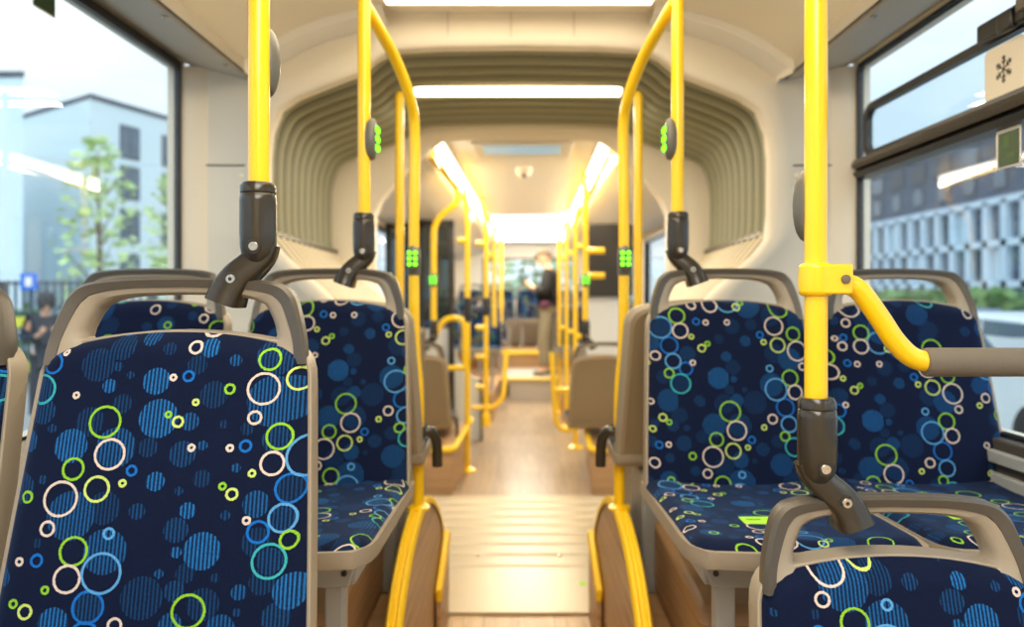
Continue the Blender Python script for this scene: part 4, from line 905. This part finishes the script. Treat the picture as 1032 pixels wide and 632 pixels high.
def person(label, loc, rz, jacket, trousers, shoe, cap, phone=True, hood=False, group=None, bag=False):
    """standing figure, local +x is forward; 1.68 m tall; both hands in front of the chest, head bent"""
    t = thing('person', label, 'person', loc, rz, group, local=True)
    N = {'pelvis': ((0, 0, 0.90), (0.125, 0.10)), 'waist': ((0.0, 0, 1.04), (0.12, 0.095)), 'chest': ((-0.01, 0, 1.23), (0.145, 0.125)), 'collar': ((-0.005, 0, 1.375), (0.08, 0.075)), 'neck': ((0.02, 0, 1.435), 0.05), 'skull': ((0.05, 0, 1.50), 0.062)}
    E = [('pelvis', 'waist'), ('waist', 'chest'), ('chest', 'collar'), ('collar', 'neck'), ('neck', 'skull')]
    for s, k in ((1, 'L'), (-1, 'R')):
        reach = 0.30 if k == 'R' else 0.24
        N.update({'sh' + k: ((-0.01, s * 0.165, 1.345), 0.058), 'el' + k: ((-0.02, s * 0.235, 1.09), 0.043), 'wr' + k: ((reach - 0.08, s * 0.11, 1.15), 0.028), 'pa' + k: ((reach, s * 0.08, 1.19), (0.022, 0.034)),
                  'hi' + k: ((0.0, s * 0.085, 0.84), 0.088), 'kn' + k: ((0.03 + 0.02 * s, s * 0.10, 0.47), 0.058), 'an' + k: ((-0.02 + 0.05 * s, s * 0.105, 0.085), 0.04), 'to' + k: ((0.12 + 0.05 * s, s * 0.115, 0.035), 0.035)})
        E += [('chest', 'sh' + k), ('sh' + k, 'el' + k), ('el' + k, 'wr' + k), ('wr' + k, 'pa' + k), ('pelvis', 'hi' + k), ('hi' + k, 'kn' + k), ('kn' + k, 'an' + k), ('an' + k, 'to' + k)]
        for f, (dy, ln) in enumerate(((-0.026, 0.062), (-0.009, 0.072), (0.009, 0.068), (0.026, 0.055))):
            N['f%d' % f + k] = ((reach + 0.045, s * 0.075 + dy * 0.9, 1.225), 0.009); N['g%d' % f + k] = ((reach + 0.035, s * 0.055 + dy * 0.8, 1.225 + ln * 0.6), 0.0075)
            E += [('pa' + k, 'f%d' % f + k), ('f%d' % f + k, 'g%d' % f + k)]
        N['th' + k] = ((reach + 0.005, s * 0.035, 1.235), 0.010); E += [('pa' + k, 'th' + k)]
    body = skin('body', N, E, SKIN, t, 2)
    # head: skull, jaw, nose, ears, eyes, mouth joined to the body mesh
    bm = bmesh.new(); bm.from_mesh(body.data)
    tl = 0.45
    def ball(c, r, m_=None):
        q = bmesh.ops.create_uvsphere(bm, u_segments=16, v_segments=12, radius=1.0)
        for v in q['verts']: v.co = Matrix.Rotation(tl, 3, 'Y') @ Vector((v.co.x * r[0], v.co.y * r[1], v.co.z * r[2])) + Vector(c)
        for v in q['verts']:
            for f in v.link_faces: f.smooth = True
    hc = Vector((0.065, 0, 1.565)); R3 = Matrix.Rotation(tl, 3, 'Y')
    ball(hc, (0.094, 0.075, 0.108)); ball(hc + R3 @ Vector((0.03, 0, -0.06)), (0.06, 0.055, 0.055)); ball(hc + R3 @ Vector((0.098, 0, -0.02)), (0.02, 0.014, 0.026))
    for s in (-1, 1): ball(hc + R3 @ Vector((-0.005, s * 0.075, -0.015)), (0.018, 0.01, 0.03))
    ball(hc + R3 @ Vector((0.083, 0, -0.066)), (0.012, 0.024, 0.009))
    bm.to_mesh(body.data); bm.free()
    ey = MB()
    for s in (-1, 1): ellipsoid(ey, hc + R3 @ Vector((0.083, s * 0.032, 0.005)), (0.011, 0.014, 0.009), 10)
    ey.build('eyes', M['dark'], t)
    jm = {k: v for k, v in N.items() if k[:2] in ('pe', 'wa', 'ch', 'co', 'sh', 'el', 'wr')}
    up_ = lambda r, d: tuple(x + d for x in r) if isinstance(r, tuple) else r + d
    jn = {k: (v[0], up_(v[1], 0.034)) for k, v in jm.items()}; jn['hem'] = ((0, 0, 0.80), (0.15, 0.125)); jn['collar'] = (N['collar'][0], (0.085, 0.085))
    je = [e for e in E if e[0] in jn and e[1] in jn] + [('pelvis', 'hem')]
    skin('jacket', jn, je, jacket, t, 2)
    tn = {'pelvis': ((0, 0, 0.90), (0.138, 0.115))}
    for k in 'LR':
        for a in ('hi', 'kn', 'an'): tn[a + k] = (N[a + k][0] if a != 'an' else tuple(Vector(N[a + k][0]) + Vector((0, 0, 0.02))), up_(N[a + k][1], 0.018 if a == 'hi' else 0.028))
    skin('trousers', tn, [('pelvis', 'hi' + k) for k in 'LR'] + [('hi' + k, 'kn' + k) for k in 'LR'] + [('kn' + k, 'an' + k) for k in 'LR'], trousers, t, 2)
    for k in 'LR':
        a = Vector(N['an' + k][0]); b = Vector(N['to' + k][0])
        skin('shoe', {'h': (a + Vector((-0.02, 0, -0.035)), 0.045), 'm': (a.lerp(b, 0.5) + Vector((0, 0, -0.012)), (0.045, 0.045)), 't': (b + Vector((0.02, 0, 0.003)), (0.042, 0.035))}, [('h', 'm'), ('m', 't')], shoe, t, 2)
    if hood:
        h = MB(); ellipsoid(h, hc + R3 @ Vector((-0.025, 0, 0.01)), (0.118, 0.105, 0.135), 18, -0.9, tl - 0.15); h.build('hood', jacket, t)
    else:
        h = MB(); ellipsoid(h, hc + R3 @ Vector((-0.015, 0, 0.0)), (0.094, 0.081, 0.106), 16, -0.35, tl - 0.25); h.build('hair', HAIR, t)
        h = MB(); ellipsoid(h, hc + R3 @ Vector((0.0, 0, 0.03)), (0.105, 0.088, 0.09), 18, 0.12, tl)
        v = [hc + R3 @ Vector((0.08 + 0.085 * math.sin(a), 0.07 * math.cos(a), 0.05)) for a in samples(0, PI, 12)]
        h.prism(v, R3 @ Vector((0, 0, 0.012))); h.build('cap', cap, t)
    if bag:
        b = MB(); ellipsoid(b, (0.02, 0.165, 0.94), (0.075, 0.04, 0.055), 14); b.build('belt_bag', mat('magenta_bag', (84, 28, 62), 0.6), t)
    return t
PX, PY, PZ = 0.385, 9.95, 0.28
pp = person('person in dark hooded jacket, grey trousers and cap looking at a phone in the aisle', (PX, PY, PZ), PI - 0.25, mat('dark_jacket', (15, 13, 13), 0.85), mat('grey_trousers', (126, 118, 98), 0.8), mat('grey_shoes', (128, 120, 104), 0.7), mat('khaki_cap', (78, 72, 50), 0.8), bag=True)
pp.scale = (0.97, 0.97, 0.97)
ph = MB(); rot = Matrix.Rotation(PI - 0.25, 3, 'Z') @ Matrix.Rotation(-0.7, 3, 'Y')
pc = Matrix.Rotation(PI - 0.25, 3, 'Z') @ Vector((0.335, -0.03, 1.245)) + Vector((PX, PY, PZ))
tag(ph.box(pc, (0.012, 0.075, 0.15), rot).build('phone', M['dark'], None, bevel=0.004), 'small phone held by the person standing in the aisle', 'phone')

# ------------------------------------------------------------------ outside
GZ = -0.35
gr = MB(); gr.box((0, 30, GZ - 0.05), (160, 170, 0.1)); struct('ground', gr, mat('asphalt', (150, 154, 156), 0.9, noise=0.1, nscale=0.5))
PLW = mat('white_render', (214, 230, 236), 0.8, noise=0.02, nscale=0.3); PLG = mat('cool_shade_render', (204, 223, 231), 0.8)
WIN = mat('house_window', (92, 110, 128), 0.15); WINF = mat('house_window_frame', (70, 80, 92), 0.5)
DKB = mat('slate_facade', (84, 98, 118), 0.8, noise=0.1, nscale=0.4); WHB = mat('white_facade_frame', (206, 226, 240), 0.7); BRN = mat('brown_reveal', (92, 94, 102), 0.8)
def house(name, label, base, ztop_, mwall, loc):
    t = thing(name, label, 'building', loc)
    m = MB(); m.prism([Vector((x, y, GZ)) for x, y in base], (0, 0, ztop_ - GZ)); m.build('wall', mwall, t)
    cx = sum(p[0] for p in base) / len(base); cy = sum(p[1] for p in base) / len(base)
    m = MB(); m.prism([Vector((cx + (x - cx) * 1.01, cy + (y - cy) * 1.01, ztop_)) for x, y in base], (0, 0, 0.18)); m.build('roof_edge', WINF, t)
    return t
def facewin(t, a, b, u0, u1, z0, z1, out=0.04, bars=1, pm=None):
    A_, B_ = Vector((a[0], a[1], 0)), Vector((b[0], b[1], 0)); d = (B_ - A_); n = Vector((d.y, -d.x, 0)).normalized() * out
    p, q = A_ + d * u0, A_ + d * u1
    m = MB(); m.prism([p + n + Vector((0, 0, z0)), q + n + Vector((0, 0, z0)), q + n + Vector((0, 0, z1)), p + n + Vector((0, 0, z1))], -n * 2); f = m.build('window', WINF, t)
    g = MB(); dd = (q - p)
    for k in range(bars + 1):
        pa = p + dd * ((k + 0.08) / (bars + 1)); pb = p + dd * ((k + 0.92) / (bars + 1))
        for za, zb in ((z0 + 0.1, z0 + (z1 - z0) * 0.32), (z0 + (z1 - z0) * 0.36, z1 - 0.1)):
            g.prism([pa + n * 1.2 + Vector((0, 0, za)), pb + n * 1.2 + Vector((0, 0, za)), pb + n * 1.2 + Vector((0, 0, zb)), pa + n * 1.2 + Vector((0, 0, zb))], -n * 0.5)
    g.build('pane', pm or WIN, f)
# left: pale apartment block with its corner towards the bus, and a nearer block at the frame edge
b0, b1, b2 = (-21.5, 33.5), (-16.6, 30.0), (-13.6, 38.5)
t = house('apartment_block', 'pale apartment block with dark windows and its corner facing the left window', [b1, b2, (-22, 44), (-27, 36), b0], 9.0, PLW, (-18, 35, GZ))
for za_, zb_ in ((1.8, 3.1), (3.55, 4.9), (5.3, 6.65), (6.96, 8.3)):
    facewin(t, b1, b2, 0.155, 0.265, za_, zb_); facewin(t, b1, b2, 0.40, 0.53, za_, zb_); facewin(t, b1, b2, 0.70, 0.84, za_, zb_)
t = house('corner_house', 'plain pale building at the far left edge of the left window', [(-24.5, 24), (-15.1, 23.6), (-20.6, 31), (-27, 31)], 8.0, PLG, (-19, 25, GZ))
for z0 in (0.9, 4.4): facewin(t, (-24.5, 24), (-15.1, 23.6), 0.80, 0.915, z0 - 0.4, z0 + 1.2)
# right: long block, slate upper storeys over a white framed base, parallel to the road
X = 30.0; ya, yb = 34.0, 74.0
t = thing('long_building', 'long slate-blue building with white framed lower storeys outside the right window', 'building', (X + 4, 54, GZ))
m = MB(); m.box((X + 5, (ya + yb) / 2, (GZ + 11.7) / 2), (10, yb - ya, 11.7 - GZ)); m.build('wall', DKB, t)
m = MB(); m.box((X + 5, (ya + yb) / 2, 11.85), (10.5, yb - ya + 0.5, 0.3)); m.build('roof_edge', WHB, t)
m = MB()
for z in (7.3, 4.65, 2.1): m.box((X - 0.2, (ya + yb) / 2, z), (0.5, yb - ya, 0.42))
yy = ya
while yy <= yb: m.box((X - 0.2, yy, 4.6), (0.5, 0.55, 5.4)); yy += 1.9
m.build('white_frame', WHB, t)
k = 0; yy = ya + 1.0
while yy < yb - 1:
    for zf in (8.0, 9.75):
        w_ = (1.3, 2.2, 1.0)[k % 3]
        q = MB(); q.box((X - 0.03, yy, zf + 0.75), (0.12, w_, 1.4)); f = q.build('window', BRN if k % 3 == 1 else WINF, t)
        q = MB(); q.box((X - 0.08, yy, zf + 0.75), (0.06, w_ * (0.8 if k % 3 else 0.9), 1.15)); q.build('pane', (WIN, BRN, PLG)[k % 3] if k % 4 else WIN, f)
        k += 1
    yy += 3.3; k += 1
yy = ya + 0.95; k = 0
while yy < yb - 0.9:
    for z in (3.35, 5.95):
        q = MB(); q.box((X - 0.03, yy, z), (0.1, 1.2, 2.0)); q.build('window', (WIN, WINF, DKB, WIN, PLG)[k % 5], t); k += 1
    yy += 1.9
t = house('pale_house', 'smaller white house standing beyond the long slate-blue building', [(26, 84), (36, 80), (44, 95), (34, 98)], 10.5, PLW, (34, 88, GZ))
# trees by the left block
LEAF = mat('pale_leaves', (190, 214, 152), 0.8, noise=0.2, nscale=3); BARK = mat('bark', (108, 92, 76), 0.9); HEDGE = mat('hedge_leaves', (104, 138, 84), 0.9, noise=0.25, nscale=4)
def tree(label, x, y, h, r, seed, n=420):
    rnd = random.Random(seed); t = thing('tree', label, 'tree', (x, y, GZ), group='young street trees')
    m = MB(); m.tube([(x, y, GZ), (x + 0.05, y, GZ + h * 0.5), (x, y, GZ + h * 0.95)], [0.08, 0.06, 0.015], 8)
    for k in range(9):
        a = rnd.uniform(0, 6.28); z = GZ + h * rnd.uniform(0.25, 0.8); m.tube([(x, y, z), (x + r * 0.7 * math.cos(a), y + r * 0.7 * math.sin(a), z + h * 0.16)], [0.03, 0.008], 6)
    m.build('trunk', BARK, t)
    g = MB()
    for k in range(n):
        zz = rnd.random(); rad = r * (0.35 + 0.65 * math.sin(PI * min(1, 0.15 + zz * 0.85))) * math.sqrt(rnd.random()); a = rnd.uniform(0, 6.28)
        c = Vector((x + rad * math.cos(a), y + rad * math.sin(a), GZ + h * (0.2 + 0.8 * zz))); s = rnd.uniform(0.10, 0.2)
        q = Matrix.Rotation(rnd.uniform(0, 6.28), 3, 'Z') @ Matrix.Rotation(rnd.uniform(0, 3), 3, 'X')
        g.add([c + q @ Vector(p) * s for p in ((-1, 0, 0), (0, -0.55, 0.1), (1, 0, 0), (0, 0.55, 0.1))], [(0, 1, 2, 3)])
    g.build('foliage', LEAF, t, fix=False)
tree('taller young pale green tree in front of the pale apartment block', -10.6, 19.5, 5.6, 1.05, 3)
tree('slimmer young pale green tree nearest the left window pillar', -10.2, 22.8, 5.2, 0.9, 5, 330)
# fence, sign, barrier and pedestrian on the left; parked cars and hedge on the right
fe = MB(); y0f, y1f = 8, 24
fe.box((-9.6, 14.4, 1.55), (5.8, 0.05, 0.06)); fe.box((-9.6, 14.4, 0.1), (5.8, 0.05, 0.06))
for k in range(40): fe.box((-12.4 + k * 0.145, 14.4, 0.75), (0.05, 0.03, 1.7))
t = thing('fence', 'dark upright-bar fence along the road outside the left window', 'fence', (-9.6, 14.4, GZ)); fe.build('bar_panel', mat('dark_fence', (72, 88, 100), 0.6), t)
pl = MB()
for x in (-12.4, -9.6, -6.8): pl.box((x, 14.42, 0.6), (0.09, 0.09, 1.95))
pl.build('post', mat('dark_post', (60, 72, 84), 0.6), t)
hd = MB(); rnd = random.Random(4)
for k in range(900):
    c = Vector((-9.8 + rnd.uniform(-3.3, 3.3), 15.4 + rnd.uniform(-.4, .4), GZ + rnd.uniform(0, 1.5))); q = Matrix.Rotation(rnd.uniform(0, 6.28), 3, 'Z') @ Matrix.Rotation(rnd.uniform(0, 3), 3, 'X')
    hd.add([c + q @ Vector(p) * 0.15 for p in ((-1, 0, 0), (0, -0.6, 0.1), (1, 0, 0), (0, 0.6, 0.1))], [(0, 1, 2, 3)])
tag(hd.build('hedge', HEDGE, None, fix=False), 'low green hedge behind the dark fence on the left', 'hedge')
sg = thing('traffic_sign', 'small blue road sign on a thin post outside the left window', 'sign', (-6.8, 10.8, GZ))
MB().tube([(-6.8, 10.8, GZ), (-6.8, 10.8, 1.6)], 0.03, 8).build('post', WINF, sg)
MB().box((-6.8, 10.76, 1.5), (0.24, 0.03, 0.24)).build('sign_board', mat('sign_blue', (30, 110, 214), 0.4), sg, bevel=0.01)
MB().box((-6.8, 10.74, 1.5), (0.09, 0.01, 0.13)).build('sign_mark', M['white'], sg)
person('person in a dark hooded coat walking outside the left window', (-6.05, 9.9, GZ), -0.9, mat('navy_coat', (36, 44, 56), 0.8), mat('navy_trousers', (40, 46, 58), 0.8), M['dark'], None, hood=True)
br = thing('barrier', 'yellow safety barrier beside the pedestrian outside the left window', 'barrier', (-6.6, 10.4, GZ))
for z in (0.35, 0.95): MB().box((-6.9, 10.4, z), (1.0, 0.05, 0.14)).build('board', mat('barrier_yellow', (206, 206, 60), 0.5), br)
for x in (-7.3, -6.5): MB().box((x, 10.4, 0.35), (0.05, 0.05, 1.4)).build('leg', M['white'], br)
hd = MB(); rnd = random.Random(9)
for k in range(1500):
    c = Vector((16 + rnd.uniform(-.8, .8), 31 + rnd.uniform(-10, 10), GZ + rnd.uniform(0, 1.9))); q = Matrix.Rotation(rnd.uniform(0, 6.28), 3, 'Z') @ Matrix.Rotation(rnd.uniform(0, 3), 3, 'X')
    hd.add([c + q @ Vector(p) * 0.28 for p in ((-1, 0, 0), (0, -0.6, 0.1), (1, 0, 0), (0, 0.6, 0.1))], [(0, 1, 2, 3)])
tag(hd.build('hedge', HEDGE, None, fix=False), 'long green hedge at the foot of the slate-blue building on the right', 'hedge')
bh = MB(); rnd = random.Random(11)
for k in range(900):
    c = Vector((0.3 + rnd.uniform(-2.5, 2.5), 18 + rnd.uniform(-.6, .6), GZ + rnd.uniform(0, 3.2))); q = Matrix.Rotation(rnd.uniform(0, 6.28), 3, 'Z') @ Matrix.Rotation(rnd.uniform(0, 3), 3, 'X')
    bh.add([c + q @ Vector(p) * 0.2 for p in ((-1, 0, 0), (0, -0.6, 0.1), (1, 0, 0), (0, 0.6, 0.1))], [(0, 1, 2, 3)])
tag(bh.build('bush', mat('bush_leaves', (176, 204, 176), 0.9, noise=0.15, nscale=3), None, fix=False), 'tall green bush seen through the rear window', 'bush')
def car(label, x, y, paint, rz=PI / 2):
    t = thing('car', label, 'car', (x, y, GZ), rz, 'parked cars', local=True)
    side = [(-2.1, 0.28), (-2.15, 0.6), (-2.05, 0.88), (-1.75, 0.98), (-1.15, 1.42), (0.45, 1.47), (1.05, 1.02), (1.95, 0.86), (2.15, 0.62), (2.12, 0.28)]
    b = MB()
    b.loops([[(px_, yy * (0.88 if z > 1.0 else 1.0), z) for px_, z in side] for yy in (-0.85, -0.8, 0.8, 0.85)], True, True, True); b.build('body', paint, t, sharp=30, bevel=0.05, bseg=3)
    g = MB()
    for s in (-1, 1):
        g.prism([(-1.55, s * 0.80, 1.02), (-1.10, s * 0.755, 1.37), (-0.35, s * 0.755, 1.40), (-0.35, s * 0.80, 1.02)], (0, s * 0.02, 0)); g.prism([(-0.28, s * 0.80, 1.02), (-0.28, s * 0.755, 1.40), (0.40, s * 0.755, 1.41), (0.90, s * 0.80, 1.02)], (0, s * 0.02, 0))
    g.prism([(0.50, -0.66, 1.44), (0.50, 0.66, 1.44), (1.04, 0.7, 1.06), (1.04, -0.7, 1.06)], (0.03, 0, 0.03)); g.prism([(-1.70, -0.7, 1.04), (-1.70, 0.7, 1.04), (-1.20, 0.66, 1.40), (-1.20, -0.66, 1.40)], (-0.03, 0, 0.03)); g.build('car_window', WIN, t)
    for xx in (-1.3, 1.3):
        for s in (-1, 1):
            w_ = MB(); w_.lathe([(0.2, -0.09), (0.31, -0.09), (0.325, -0.05), (0.325, 0.08), (0.29, 0.09), (0.20, 0.085), (0.1, 0.09)], (xx, s * 0.80, 0.325), (0, s, 0), 20); w_.build('wheel', M['dark'], t)
    return t
car('pale silver-white car parked nearest outside the right window', 5.6, 8.4, mat('silver_car_paint', (214, 226, 236), 0.25))
car('dark grey car parked farther along the road on the right', 8.2, 15.5, mat('dark_car_paint', (84, 92, 100), 0.25))

# stickers on the glass
def sticker(name, label, s, y0, y1, z0, z1, x, face, cat='sticker', rad=0.012):
    t = thing(name, label, cat, (x, y0, z0)); P = []
    for cy, cz, a0 in ((y1 - rad, z1 - rad, 0), (y0 + rad, z1 - rad, 90), (y0 + rad, z0 + rad, 180), (y1 - rad, z0 + rad, 270)):
        for k in range(5): a = math.radians(a0 + 22.5 * k); P.append((x, cy + rad * math.cos(a), cz + rad * math.sin(a)))
    MB().prism(P, (s * 0.0015, 0, 0)).build('sheet', face, t); return t
xg = 1.2472
st = sticker('snowflake_sticker', 'cream square sticker with a dark snowflake on the right vent window', 1, 1.912, 2.075, 1.797, 1.935, xg, M['cream'], rad=0.016)
fl = MB(); c = Vector((xg - 0.0012, 1.993, 1.868)); R_ = 0.036
def stroke(a, b, w=0.0032):
    a = Vector(a); b = Vector(b); d = (b - a).normalized(); n = Vector((0, -d.z, d.y)) * w / 2
    fl.prism([a + n, b + n, b - n, a - n], (0.001, 0, 0))
for k in range(6):
    a = PI / 6 + PI * k / 3; d = Vector((0, math.cos(a), math.sin(a))); stroke(c, c + d * R_)
    for sgn in (-1, 1):
        e = Vector((0, math.cos(a + sgn * 0.85), math.sin(a + sgn * 0.85))); stroke(c + d * R_ * 0.42, c + d * R_ * 0.42 + e * R_ * 0.3); stroke(c + d * R_ * 0.70, c + d * R_ * 0.70 + e * R_ * 0.26)
fl.build('snowflake', M['dark'], st)['label'] = 'dark snowflake symbol'
sticker('blank_sticker', 'sliver of a second cream sticker at the right edge beside the snowflake one', 1, 1.72, 1.900, 1.797, 1.935, xg, M['cream'], rad=0.016)
GRN = mat('green_sticker', (40, 72, 30), 0.5, noise=0.3, nscale=30)
st = sticker('green_sticker', 'small dark green sticker with a pale border on the lower right pane', 1, 1.937, 2.036, 1.615, 1.715, 1.2540, M['white'], rad=0.003)
MB().box((1.2530, 1.984, 1.662), (0.001, 0.085, 0.088)).build('green_field', GRN, st)
gk = mat('green_sticker_mark', (70, 98, 48), 0.6); m = MB(); m.box((1.2523, 1.992, 1.682), (0.0006, 0.024, 0.032)); m.box((1.2523, 1.972, 1.645), (0.0006, 0.035, 0.010)); m.build('faint_mark', gk, st)
st = sticker('green_sticker', 'dark green sticker cut by the top edge of the left window', -1, 2.0, 2.095, 2.035, 2.125, -1.2540, M['white'], rad=0.003)
MB().box((-1.2530, 2.047, 2.08), (0.001, 0.088, 0.083)).build('green_field', GRN, st)

# ------------------------------------------------------------------ light, sky, camera
w = bpy.data.worlds.new('sky'); bpy.context.scene.world = w; w.use_nodes = True
nt = w.node_tree; N = nt.nodes; L = nt.links; bg = N['Background']
tc = N.new('ShaderNodeTexCoord'); mp = N.new('ShaderNodeMapping'); mp.inputs['Scale'].default_value = (2.2, 2.2, 6); L.new(tc.outputs['Generated'], mp.inputs[0])
no = N.new('ShaderNodeTexNoise'); no.inputs['Scale'].default_value = 1.3; no.inputs['Detail'].default_value = 5; L.new(mp.outputs[0], no.inputs['Vector'])
rp = N.new('ShaderNodeValToRGB'); rp.color_ramp.elements[0].position = 0.38; rp.color_ramp.elements[0].color = lin((206, 226, 243)); rp.color_ramp.elements[1].position = 0.62; rp.color_ramp.elements[1].color = lin((240, 246, 250))
L.new(no.outputs['Fac'], rp.inputs[0]); L.new(rp.outputs[0], bg.inputs[0]); bg.inputs[1].default_value = 1.25
sl = bpy.data.lights.new('sun', 'SUN'); sl.energy = 2.2; sl.angle = math.radians(70); sl.color = (0.93, 0.97, 1.0)
so = bpy.data.objects.new('sun', sl); C.objects.link(so); so.rotation_euler = (math.radians(42), math.radians(8), 0)
def area(name, loc, rot, sx, sy, e, col):
    l = bpy.data.lights.new(name, 'AREA'); l.shape = 'RECTANGLE'; l.size = sx; l.size_y = sy; l.energy = e; l.color = col
    o = bpy.data.objects.new(name, l); C.objects.link(o); o.location = loc; o.rotation_euler = rot; return o
WARM = (1.0, 0.91, 0.76)
area('front_ceiling_lamp', (0, -0.4, 2.30), (0, 0, 0), 0.9, 1.6, 40, (1.0, 0.95, 0.87))
area('joint_lamp', (0, 3.48, 2.15), (0, 0, 0), 0.9, 0.08, 9, WARM)
for s in (-1, 1):
    area('rear_lamp', (FX(s * 0.46, 6), 6.0, 2.10), (0, 0, 0), 0.1, 3.4, 22, WARM)
    area('rear_side_fill', (FX(s * 0.53, 6), 6.2, 2.085), (0, -s * math.radians(-100), 0), 0.04, 3.8, 16, WARM)  # added fill light without a fixture, brightens rear ceiling and walls
area('rear_wall_fill', (FX(0, 12.2), 12.2, 2.09), (math.radians(25), 0, 0), 1.2, 0.5, 16, WARM)  # unseen fill light, added to lift the dark rear end wall
area('rear_end_lamp', (FX(0, 9.8), 9.8, 2.09), (0, 0, 0), 0.9, 3.2, 50, WARM)

cam = bpy.data.cameras.new('camera'); co = bpy.data.objects.new('camera', cam); C.objects.link(co)
co.location = (0, 0, CZ); co.rotation_euler = (PI / 2, 0, 0)
cam.sensor_fit = 'HORIZONTAL'; cam.sensor_width = 36; cam.lens = F / 1032 * 36
cam.shift_x = (516 - CX) / 1032; cam.shift_y = (CY - 316) / 1032
cam.clip_start = 0.02; cam.clip_end = 400
cam.dof.use_dof = True; cam.dof.focus_distance = 1.25; cam.dof.aperture_fstop = 2.6
sce = bpy.context.scene; sce.camera = co
sce.view_settings.view_transform = 'Standard'; sce.view_settings.look = 'None'; sce.view_settings.exposure = 0.3
sce.cycles.max_bounces = 8; sce.cycles.diffuse_bounces = 4; sce.cycles.glossy_bounces = 3; sce.cycles.transparent_max_bounces = 16
sce.cycles.caustics_reflective = False; sce.cycles.caustics_refractive = False; sce.cycles.sample_clamp_indirect = 6.0
sce.cycles.use_denoising = True
for o in list(bpy.data.objects):
    if 'local' in o.keys(): del o['local']
